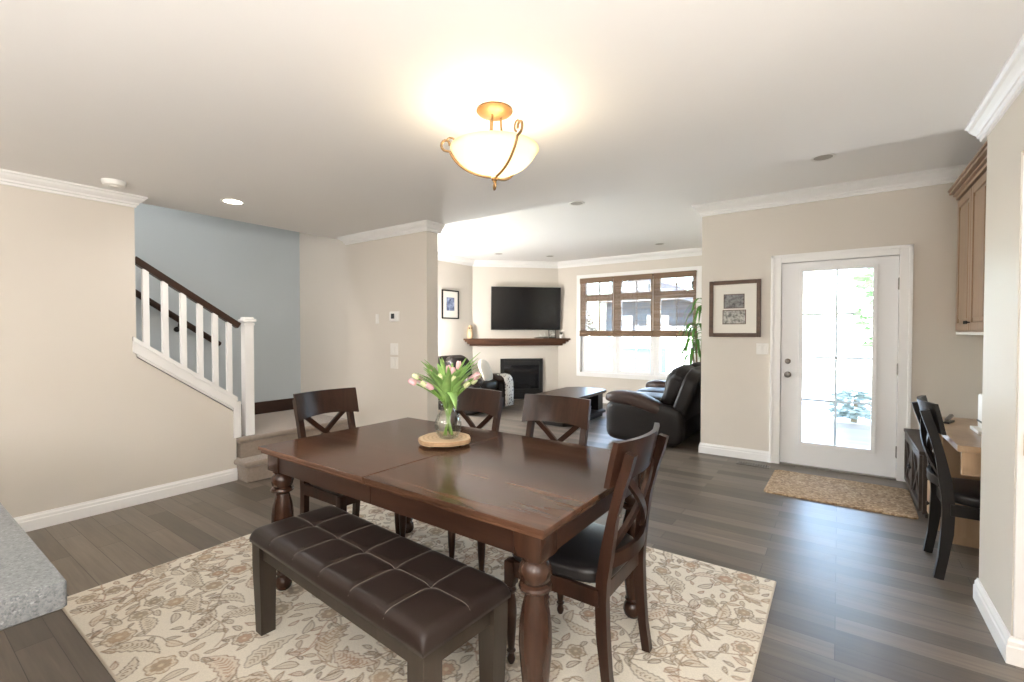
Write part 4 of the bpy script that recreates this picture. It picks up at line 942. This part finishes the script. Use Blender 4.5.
def trap(d): h_ = 0.862 - 0.012; return [(-h_, -0.001), (-h_ - d, -d), (h_ + d, -d), (h_, -0.001)]
k.prism(trap(0.215), 0.012, 0.045, 'XY'); k.build('shelf_top', 'mantel_wood', mn)
k = B()
for dp, z0, z1 in ((0.185, -0.022, 0.0115), (0.14, -0.062, -0.0225), (0.09, -0.100, -0.0625)): k.prism(trap(dp), z0, z1, 'XY')
k.build('moulding', 'mantel_wood', mn)
fp = thing('fireplace', corner(0.11, 0.0), 'black gas fireplace insert with glass front in the corner wall', 'fireplace', ANG)
k = B(); FX, FZ0, FZ1 = 0.43, 0.22, 0.83
for a, c in (((-FX, -0.05, 0.02), (-FX + 0.075, -0.001, FZ1)), ((FX - 0.075, -0.05, 0.02), (FX, -0.001, FZ1)), ((-FX + 0.075, -0.05, FZ1 - 0.06), (FX - 0.075, -0.001, FZ1)), ((-FX + 0.075, -0.05, FZ0 - 0.03), (FX - 0.075, -0.001, FZ0))): k.span(a, c, 0.004)
k.build('frame', 'black_metal', fp, 30)
k = B(); k.span((-FX + 0.075, -0.035, 0.02), (FX - 0.075, -0.001, FZ0 - 0.03), 0.003)
for i in range(4): k.span((-FX + 0.09, -0.045, 0.045 + 0.036 * i), (FX - 0.09, -0.034, 0.062 + 0.036 * i), 0.002)
k.build('louver_panel', 'black_metal', fp, 30)
bar('glass_front', (-FX + 0.075, -0.022, FZ0), (FX - 0.075, -0.018, FZ1 - 0.06), 'black_glass', fp, 0, None)
k = B(); k.span((-FX + 0.08, -0.030, FZ1 - 0.135), (FX - 0.08, -0.0225, FZ1 - 0.062), 0.003); k.build('hood', 'black_metal', fp, 30)
# mantel ornaments
def orn(x, y, z_=0.0455):
    v = Matrix.Rotation(R(ANG), 4, 'Z') @ Vector((x, y, z_)); l = corner(0.0, 1.19); return (l[0] + v.x, l[1] + v.y, l[2] + v.z)
o1 = thing('owl_figurine', orn(-0.93, -0.135), 'small beige owl figurine at the left end of the mantel', 'ornament', ANG)
k = B(); k.lathe([(0, 0), (0.045, 0), (0.055, 0.03), (0.058, 0.09), (0.045, 0.15), (0.047, 0.19), (0.04, 0.235), (0.018, 0.26), (0, 0.262)], n=18, cap=False); k.build('body', M['slice'], o1, 50)
for s in (-1, 1):
    k = B(); k.puff((s * 0.019, -0.044, 0.20), (0.03, 0.014, 0.03), 2, 4); k.build('eye', 'black_wood', o1, True)
o2 = thing('standing_photo_frame', orn(0.72, -0.09), 'small dark standing photo frame on the mantel under the television', 'picture frame', ANG)
k = B(); k.box((0, 0, 0.095), (0.15, 0.014, 0.19), 0.003, RX(-8)); k.build('frame', 'black_wood', o2)
k = B(); k.box((0, -0.009, 0.095), (0.115, 0.002, 0.15), 0, RX(-8)); k.build('photo', 'photo_light', o2)
o3 = thing('potted_succulent', orn(0.90, -0.12), 'tiny dark plant in a white pot at the right end of the mantel', 'plant', ANG)
k = B(); k.lathe([(0, 0), (0.033, 0), (0.042, 0.075), (0.036, 0.075), (0.034, 0.066), (0, 0.066)], n=18, cap=False); k.build('pot', 'plastic', o3, 40)
k = B()
for i in range(14):
    a = i * 2.4; leaf_strip(k, Vector((0, 0, 0.064)), Vector((0.02 * math.cos(a), 0.02 * math.sin(a), 0.105)), Vector((0.045 * math.cos(a), 0.045 * math.sin(a), 0.10 + 0.003 * i)), 0.008, 5)
k.build('foliage', mat('dark_succulent', (0.02, 0.035, 0.02), 0.5), o3, True)
o4 = thing('metal_ship_ornament', orn(0.50, -0.10), 'low grey metal ornament lying on the mantel beside the photo frame', 'ornament', ANG)
k = B(); k.prism([(-0.17, 0.012), (-0.13, 0), (0.13, 0), (0.16, 0.035), (0.06, 0.03), (-0.05, 0.03)], -0.02, 0.02, 'XZ'); k.build('hull', 'nickel', o4)
for x_, h_ in ((-0.04, 0.085), (0.05, 0.11)):
    k = B(); k.span((x_ - 0.004, -0.004, 0.025), (x_ + 0.004, 0.004, h_ + 0.012)); k.prism([(x_ + 0.006, 0.042), (x_ + 0.055, 0.045), (x_ + 0.006, h_)], -0.003, 0.003, 'XZ'); k.build('mast', 'mat_board', o4)
k = B(); k.lathe([(0, 0), (0.024, 0), (0.024, 0.008), (0.016, 0.012), (0.018, 0.03), (0.022, 0.038), (0.012, 0.046), (0, 0.046)], (DB.x + 0.12, YW - 0.0006, 1.185), 16, RX(90), cap=False)
tag(k.build('gas_valve_knob', 'nickel', None, 40), 'small round metal knob on the wall beside the mantel', 'knob')

# ------------------------------------------------------------------ living room furniture
cf = thing('coffee_table', (-3.42, 6.46, 0), 'dark coffee table with clipped corners and open shelf in the living room', 'coffee table', 2)
def oct_(w_, d_, c_): return [(-w_ + c_, -d_), (w_ - c_, -d_), (w_, -d_ + c_), (w_, d_ - c_), (w_ - c_, d_), (-w_ + c_, d_), (-w_, d_ - c_), (-w_, -d_ + c_)]
k = B(); k.prism(oct_(0.36, 0.70, 0.15), 0.385, 0.42, 'XY'); k.prism(oct_(0.345, 0.685, 0.147), 0.37, 0.3845, 'XY'); k.build('tabletop', M['rail_wood'], cf)
k = B(); k.prism(oct_(0.35, 0.69, 0.15), 0.06, 0.10, 'XY'); k.build('lower_shelf', M['espresso'], cf)
k = B(); k.prism(oct_(0.31, 0.65, 0.14), 0.001, 0.0595, 'XY'); k.build('plinth', 'black_wood', cf)
for x0, x1, y0, y1 in ((-0.27, 0.27, 0.42, 0.62), (-0.27, 0.02, -0.60, -0.42)):
    k = B(); k.span((x0, y0, 0.1005), (x1, y1, 0.3695), 0.004); k.build('side_panel', 'black_wood', cf)
k = B(); k.span((-0.02, -0.42, 0.1005), (0.02, 0.42, 0.3695)); k.build('divider', 'black_wood', cf)
k = B(); k.box((0, 0, 0.10), (0.10, 0.17, 0.20), 0.004)
tag(k.build('storage_box', 'plastic', None, 30, (-3.17, 6.32, 0.1015)), 'white box standing on the coffee table shelf', 'box')

def leather_seat(name, loc, rz, label, cat, length, seats):
    """sofa facing -x in its own frame, length along y from 0"""
    t = thing(name, loc, label, cat, rz); aw = 0.23; dp = 0.98
    k = B(); k.puff((0.04, length / 2, 0.24), (dp - 0.12, length - 0.10, 0.40), 7, 8); k.build('base', 'leather_sofa', t, True)
    for y_ in (aw / 2, length - aw / 2):
        k = B(); k.puff((0.0, y_, 0.27), (dp - 0.04, aw, 0.50), 6, 10, fn=lambda u: (u.x, u.y, u.z - (0.16 * max(0, u.z) * max(0, u.x + 0.2)))); a_ = k.build('arm', 'leather_sofa', t, True)
        k = B(); k.puff((-0.10, y_, 0.515), (dp - 0.20, aw + 0.05, 0.17), 3.2, 10, RY(9), fn=lambda u: (u.x, u.y, u.z + 0.55 * (0.3 - u.x * u.x) - 0.35 * max(0, u.x))); k.build('arm_pad', 'leather_pad', a_, True)
    sl = (length - 2 * aw) / seats
    for i in range(seats):
        yc = aw + sl * (i + 0.5)
        k = B(); k.puff((-0.12, yc, 0.455), (0.66, sl - 0.01, 0.20), 4, 9); k.build('seat_cushion', 'leather_sofa', t, True)
        k = B(); k.puff((0.295, yc, 0.66), (0.26, sl - 0.005, 0.60), 3.6, 10, RY(23), fn=lambda u: (u.x * (1 + 0.18 * math.sin(u.z * 4.5)), u.y, u.z)); bk = k.build('back_cushion', 'leather_sofa', t, True)
        k = B(); k.puff((0.355, yc, 0.80), (0.28, sl - 0.01, 0.20), 3, 9, RY(23)); k.build('headrest', 'leather_sofa', bk, True)
    k = B(); k.puff((0.43, length / 2, 0.50), (0.20, length - 0.16, 0.90), 6, 10, RY(20)); k.build('back_shell', 'leather_sofa', t, True)
    return t
leather_seat('reclining_sofa', (-1.93, 5.42, 0), 0, 'dark brown leather reclining loveseat by the window seen from its side', 'sofa', 1.72, 2)
rc_ = leather_seat('recliner_armchair', (-5.21, 6.66, 0), 180, 'dark leather recliner behind the tulips against the far left wall', 'armchair', 0.98, 1)
cu2 = thing('throw_cushion', (-4.93, 6.20, 0.70), 'cream throw cushion on the recliner behind the tulips', 'cushion', 20)
k = B(); k.puff((0, 0, 0), (0.42, 0.42, 0.15), 2.6, 10, RX(0) @ RY(68), fn=lambda u: (u.x, u.y, u.z * (1 - 0.55 * max(abs(u.x), abs(u.y)) ** 3))); k.build('cover', 'white_fabric', cu2, True)
for x, y, z_, p_ in ADDED_UPLIGHTS:
    up = thing('floor_uplighter', (x, y, 0), 'short floor lamp with an open bowl shining at the ceiling, behind the dining room', 'floor lamp', group='kitchen uplighters')
    k = B(); k.lathe([(0, 0.0005), (0.13, 0.0005), (0.13, 0.015), (0.02, 0.03), (0, 0.03)], n=24, cap=False); k.build('base', 'nickel', up, 40)
    k = B(); k.tube([(0, 0, 0.03), (0, 0, z_ - 0.08)], 0.012, 10); k.build('pole', 'nickel', up, 40)
    k = B(); k.lathe([(0.012, z_ - 0.08), (0.09, z_ - 0.05), (0.15, z_ + 0.02), (0.146, z_ + 0.02), (0.086, z_ - 0.045), (0.0, z_ - 0.07)], n=28, cap=False); k.build('bowl', 'doorwhite', up, 40)
for i, (x, y) in enumerate(ADDED_FLOOR_LAMPS):
    fl = thing('floor_lamp', (x, y, 0), ['slim floor lamp in the living room corner behind the thermostat wall', 'slim floor lamp beside the living room side window'][i], 'floor lamp')
    k = B(); k.lathe([(0, 0.0005), (0.14, 0.0005), (0.14, 0.015), (0.02, 0.03), (0, 0.03)], n=24, cap=False); k.build('base', 'nickel', fl, 40)
    k = B(); k.tube([(0, 0, 0.03), (0, 0, 1.18)], 0.012, 10); k.build('pole', 'nickel', fl, 40)
    k = B(); k.puff((0, 0, 1.30), (0.25, 0.25, 0.25), 2.0, 8); k.build('lamp_shade', 'globe', fl, True)
bk = thing('patterned_throw', (-4.86, 6.545, 0.0), 'patterned cream and brown throw draped over the recliner arm', 'blanket')
k = B(); k.sweep([(0.0, 0, 0.618), (0.10, 0, 0.606), (0.152, 0, 0.565), (0.178, 0, 0.48), (0.182, 0, 0.30), (0.184, 0, 0.08)], (0.23, 0.014), (0, 1, 0)); k.build('fabric', 'blanket', bk, True)

pl = thing('dracaena_plant', (-1.83, 7.72, 0), 'tall leafy green plant between the loveseat and the window', 'plant')
k = B(); k.lathe([(0, 0.0005), (0.12, 0.0005), (0.15, 0.25), (0.16, 0.28), (0.145, 0.28), (0.135, 0.25), (0, 0.25)], n=24, cap=False); k.build('pot', 'pot', pl, 40)
for (dx, dy, h_) in ((-0.02, 0.0, 1.45), (0.05, 0.03, 1.85), (-0.04, -0.05, 1.2)):
    k = B(); k.tube([(dx * 0.4, dy * 0.4, 0.24), (dx, dy, h_ * 0.6), (dx * 1.6, dy * 1.6, h_)], [0.02, 0.017, 0.013], 8); cn = k.build('cane', 'plant_stem', pl, True)
    for i in range(17):
        a = i * 2.4 + h_ * 3; z0 = h_ - 0.02 * i + 0.08; ln = rnd.uniform(0.26, 0.40); p0 = Vector((dx * 1.6, dy * 1.6, min(z0, h_)))
        dd = Vector((math.cos(a), math.sin(a) * 0.8, 0)); k = B()
        leaf_strip(k, p0, p0 + dd * ln * 0.6 + Vector((0, 0, 0.16)), p0 + dd * ln * 0.85 + Vector((0, 0, -0.22 - 0.006 * i)), 0.024, 9, 0.2); k.build('leaf', 'plant_leaf', cn, True)

# ------------------------------------------------------------------ entry: doormat, console, desk, cabinets
k = B()
P_ = rounded(-0.52, 0.0, -0.36, 0.0, 0.05); hw, hd, r_ = 0.50, 0.385, 0.04
P_ = [(sx * (hw - r_) + r_ * math.cos(a), sy * (hd - r_) + r_ * math.sin(a)) for sx, sy, a0 in ((1, 1, 0), (-1, 1, 90), (-1, -1, 180), (1, -1, 270)) for a in [R(a0 + 15 * i) for i in range(7)]]; n = len(P_)
vs = [(x * s, y * s, z_) for s, z_ in ((1, 0.0008), (1, 0.010), (0.985, 0.014)) for x, y in P_]
k.add(vs, [(q * n + i, q * n + (i + 1) % n, (q + 1) * n + (i + 1) % n, (q + 1) * n + i) for q in range(2) for i in range(n)] + [tuple(range(2 * n, 3 * n)), tuple(range(n - 1, -1, -1))])
tag(k.build('doormat', 'doormat', None, 40, (-0.005, 4.80, 0.0)), 'woven tan doormat in front of the entry door', 'doormat').rotation_euler = (0, 0, R(-1.0))
cn = thing('console_cabinet', (0.50, 4.47, 0), 'low dark wood cabinet with X-braced doors beside the entry door', 'cabinet')
CL, CHh = 0.97, 0.485
k = B(); k.span((0.012, 0, 0.03), (0.40, CL, CHh - 0.02), 0.003); k.span((0.03, 0.02, 0.001), (0.39, CL - 0.02, 0.03)); k.build('body', 'console_wood', cn)
k = B(); k.span((-0.012, -0.012, CHh - 0.0195), (0.41, CL + 0.012, CHh + 0.006), 0.003); k.build('top', 'console_wood', cn, 30)
for i in range(2):
    y0, y1 = 0.02 + i * 0.47, 0.02 + i * 0.47 + 0.455; k = B(); fz0, fz1, s_ = 0.045, CHh - 0.03, 0.045
    for a, c in (((-0.008, y0, fz0), (0.0115, y0 + s_, fz1)), ((-0.008, y1 - s_, fz0), (0.0115, y1, fz1)), ((-0.008, y0 + s_, fz0), (0.0115, y1 - s_, fz0 + s_)), ((-0.008, y0 + s_, fz1 - s_), (0.0115, y1 - s_, fz1))): k.span(a, c, 0.002)
    for sg in (-1, 1): k.sweep([(0.004, y0 + s_, (fz0 + s_ if sg > 0 else fz1 - s_)), (0.004, y1 - s_, (fz1 - s_ if sg > 0 else fz0 + s_))], (0.012 + 0.002 * sg, 0.032), (1, 0, 0))
    dr = k.build('door', 'console_wood', cn); k = B(); k.puff((-0.02, (y1 - 0.022) if i == 0 else (y0 + 0.022), 0.26), (0.024, 0.024, 0.024), 2, 4); k.build('knob', 'black_metal', dr, True)
dk = thing('desk', (0.52, 3.36, 0), 'light maple built-in desk with drawers in the entry alcove', 'desk')
k = B(); k.span((0, 0, 0.725), (0.625, 1.085, 0.76), 0.004); k.build('desktop', 'maple', dk, 30)
k = B(); k.span((0.03, 0.66, 0.06), (0.62, 1.075, 0.7245), 0.002); k.span((0.06, 0.68, 0.001), (0.60, 1.06, 0.06)); k.build('drawer_cabinet', 'maple', dk)
for z0, z1 in ((0.07, 0.30), (0.31, 0.52), (0.53, 0.715)):
    k = B(); k.span((0.010, 0.672, z0), (0.0298, 1.063, z1), 0.004); dr = k.build('drawer', 'maple', dk, 30)
    k = B(); k.lathe([(0.006, 0), (0.006, 0.012), (0.014, 0.020), (0.013, 0.028), (0, 0.030)], (0.010, 0.867, (z0 + z1) / 2), 12, RY(-90), cap=False); k.build('knob', 'black_metal', dr, True)
k = B(); k.span((0.02, 0.02, 0.60), (0.62, 0.045, 0.7245), 0.002); k.span((0.10, 0.014, 0.615), (0.56, 0.0198, 0.71), 0.003); k.build('apron', 'maple', dk, 30)
k = B(); k.span((0.56, 0.02, 0.001), (0.62, 0.08, 0.5995), 0.003); k.build('leg', 'maple', dk)
k = B(); k.span((0.60, 0.10, 0.761), (0.625, 1.08, 0.86), 0.002); k.build('backsplash', 'maple', dk)
pr = thing('desk_printer', (0.83, 3.86, 0.7605), 'white device with a dark slot standing on the maple desk', 'printer')
k = B(); k.span((-0.12, -0.13, 0.0), (0.22, 0.16, 0.22), 0.012); k.build('body', 'plastic', pr, 30)
k = B(); k.span((-0.1225, -0.10, 0.14), (-0.119, -0.02, 0.19), 0.001); k.span((-0.125, -0.12, 0.05), (-0.119, 0.15, 0.058)); k.build('slot', 'black_plastic', pr)
k = B(); k.span((-0.16, -0.09, 0.0), (-0.1255, 0.12, 0.02), 0.004); k.build('paper_tray', 'plastic', pr, 30)
sp = thing('desk_stapler', (0.60, 4.16, 0.7605), 'silver stapler at the edge of the maple desk', 'stapler', 70)
k = B(); k.span((-0.07, -0.016, 0), (0.07, 0.016, 0.012), 0.004); k.build('base', 'black_plastic', sp, 30)
k = B(); k.box((0.005, 0, 0.032), (0.13, 0.024, 0.02), 0.008, RY(-9)); k.build('lever', 'nickel', sp, 30)
uc = thing('wall_cabinet', (0.82, 3.45, 1.36), 'light maple wall cupboards with crown moulding above the desk', 'cupboard')
k = B(); k.span((0.021, 0, 0), (0.329, 2.033, 1.13), 0.002); k.build('carcass', 'cabinet_maple', uc)
k = B()
for o_, z0, z1 in ((0.012, 1.13, 1.16), (0.03, 1.16, 1.18), (0.055, 1.18, 1.205), (0.065, 1.205, 1.225)): k.span((-o_, -o_, z0 + 0.0005), (0.329, 2.033, z1), 0.006)
k.build('crown', 'cabinet_maple', uc, 30)
for i in range(4):
    y0, y1 = 0.006 + i * 0.507, 0.006 + i * 0.507 + 0.498; k = B(); s_ = 0.065
    for a, c in (((0, y0, 0.012), (0.0205, y0 + s_, 1.118)), ((0, y1 - s_, 0.012), (0.0205, y1, 1.118)), ((0, y0 + s_, 0.012), (0.0205, y1 - s_, 0.012 + s_)), ((0, y0 + s_, 1.118 - s_), (0.0205, y1 - s_, 1.118))): k.span(a, c, 0.004)
    k.span((0.010, y0 + s_ + 0.001, 0.013 + s_), (0.0205, y1 - s_ - 0.001, 1.117 - s_), 0.004)
    k.span((0.002, y0 + s_ + 0.03, 0.042 + s_), (0.012, y1 - s_ - 0.03, 1.088 - s_), 0.008)
    dr = k.build('door', 'cabinet_maple', uc, 30); k = B(); k.lathe([(0.005, 0), (0.005, 0.012), (0.014, 0.018), (0.013, 0.026), (0, 0.028)], (0, (y1 - 0.03) if i % 2 == 0 else (y0 + 0.03), 0.075), 12, RY(-90), cap=False); k.build('knob', 'black_metal', dr, True)
bar('light_rail', (0.004, 0.0, -0.022), (0.325, 2.033, -0.0005), 'plastic', uc)

# ------------------------------------------------------------------ outdoors
def grassy(name, a, c, s):
    m = mat(name, a, 0.95); setc(m, mixc(m, noise_tex(m, coord(m), s, 4, 0.7), a, c)); return m
M['lawn'] = grassy('pale_winter_lawn', (0.50, 0.53, 0.40), (0.62, 0.62, 0.52), 5)
M['hedge'] = grassy('evergreen_foliage', (0.03, 0.09, 0.03), (0.12, 0.24, 0.08), 7)
M['sage'] = grassy('sage_foliage', (0.20, 0.27, 0.24), (0.42, 0.48, 0.46), 9)
M['siding'] = mat('blue_grey_siding', (0.035, 0.085, 0.135), 0.7)
M['roof'] = mat('roof_shingles', (0.42, 0.44, 0.47), 0.9)
k = B(); k.span((-60, 8.45, -0.20), (60, 90, -0.14)); k.span((-60, -20, -0.20), (-6.3, 8.45, -0.14)); tag(struct(k.build('ground_lawn', 'lawn')), None)
k = B(); k.span((-1.1, 5.63, -0.135), (6, 8.5, -0.02)); k.span((-3.2, 8.41, -0.1395), (6, 13.5, -0.04)); struct(k.build('ground_patio', 'concrete'))
def blob_tree(name, x, y, z0, h_, r_, label, trunk=True, cone=0.0):
    t = thing(name, (x, y, z0), label, 'tree' if trunk else 'shrub'); b_ = B()
    for i in range(260):
        u = rnd.random(); zc = (0.12 if not trunk else 0.25) * h_ + u * h_ * 0.85; rr2 = r_ * (1 - cone * u) * math.sqrt(rnd.random()) * (1 - (1.9 * (u - 0.45)) ** 2 * 0.55); a = rnd.uniform(0, 6.28)
        p = Vector((rr2 * math.cos(a), rr2 * math.sin(a), zc)); s_ = r_ * rnd.uniform(0.12, 0.26)
        m_ = Matrix.Translation(p) @ RZ(rnd.uniform(0, 360)) @ RX(rnd.uniform(-60, 60))
        b_.add([(-s_, 0, 0), (0, -s_ * 0.5, s_ * 0.25), (s_, 0, 0), (0, s_ * 0.5, s_ * 0.2), (0, 0, -s_ * 0.25)], [(0, 1, 2, 3), (0, 4, 1), (1, 4, 2), (2, 4, 3), (3, 4, 0)], m_)
    b_.build('foliage', 'hedge' if trunk else 'sage', t)
    k = B(); k.tube([(0, 0, 0), (0.03, 0, h_ * 0.4), (0, 0.02, h_ * 0.8)], [r_ * 0.12, r_ * 0.09, r_ * 0.04], 10); k.build('trunk', 'plant_stem', t, True)
    return t
blob_tree('evergreen_tree', 0.95, 13.8, -0.14, 4.6, 1.0, 'green tree outside the upper right of the entry door glass', True, 0.6)
blob_tree('garden_shrub', 0.2, 8.9, -0.035, 0.50, 0.36, 'low shrub outside the lower right panes of the entry door', False)
blob_tree('columnar_shrub', -7.4, 14.6, -0.14, 2.6, 0.7, 'pale green shrub outside the window sash nearest the fireplace', False, 0.4)
nh = thing('neighbouring_house', (-9.0, 25, -0.14), 'blue sided neighbouring house seen through the middle sash', 'house')
k = B(); k.span((-2, 0, 0), (2, 8, 3.2)); k.build('walls', 'siding', nh)
k = B(); k.prism([(-2.3, 3.2), (2.3, 3.2), (0, 4.6)], -0.4, 8.4, 'XZ'); k.build('roof', 'roof', nh)
for x_ in (-1, 1):
    k = B(); k.span((x_ - 0.6, -0.05, 1.0), (x_ + 0.6, -0.001, 2.4)); k.build('window', 'doorwhite', nh)
shd = thing('garden_shed', (-5.55, 15.2, -0.14), 'small blue white-roofed shed outside the middle sash of the window', 'shed')
k = B(); k.span((-0.60, 0, 0), (0.60, 1.2, 0.95)); k.build('walls', 'siding', shd)
k = B(); k.prism([(-0.70, 0.95), (0.70, 0.95), (0.25, 1.40)], -0.1, 1.3, 'XZ'); k.build('roof', 'plastic', shd)
fn = thing('white_fence', (0, 19, -0.14), 'white fence along the far side of the yard', 'fence')
k = B()
for i in range(46): k.span((-7 + i * 0.4, 0, 0.05), (-7 + i * 0.4 + 0.385, 0.03, 1.75))
k.build('panel', 'doorwhite', fn)
for i in range(9):
    k = B(); k.span((-7 + i * 2.3 - 0.06, 0.031, 0), (-7 + i * 2.3 + 0.06, 0.15, 1.85)); k.build('post', 'doorwhite', fn)
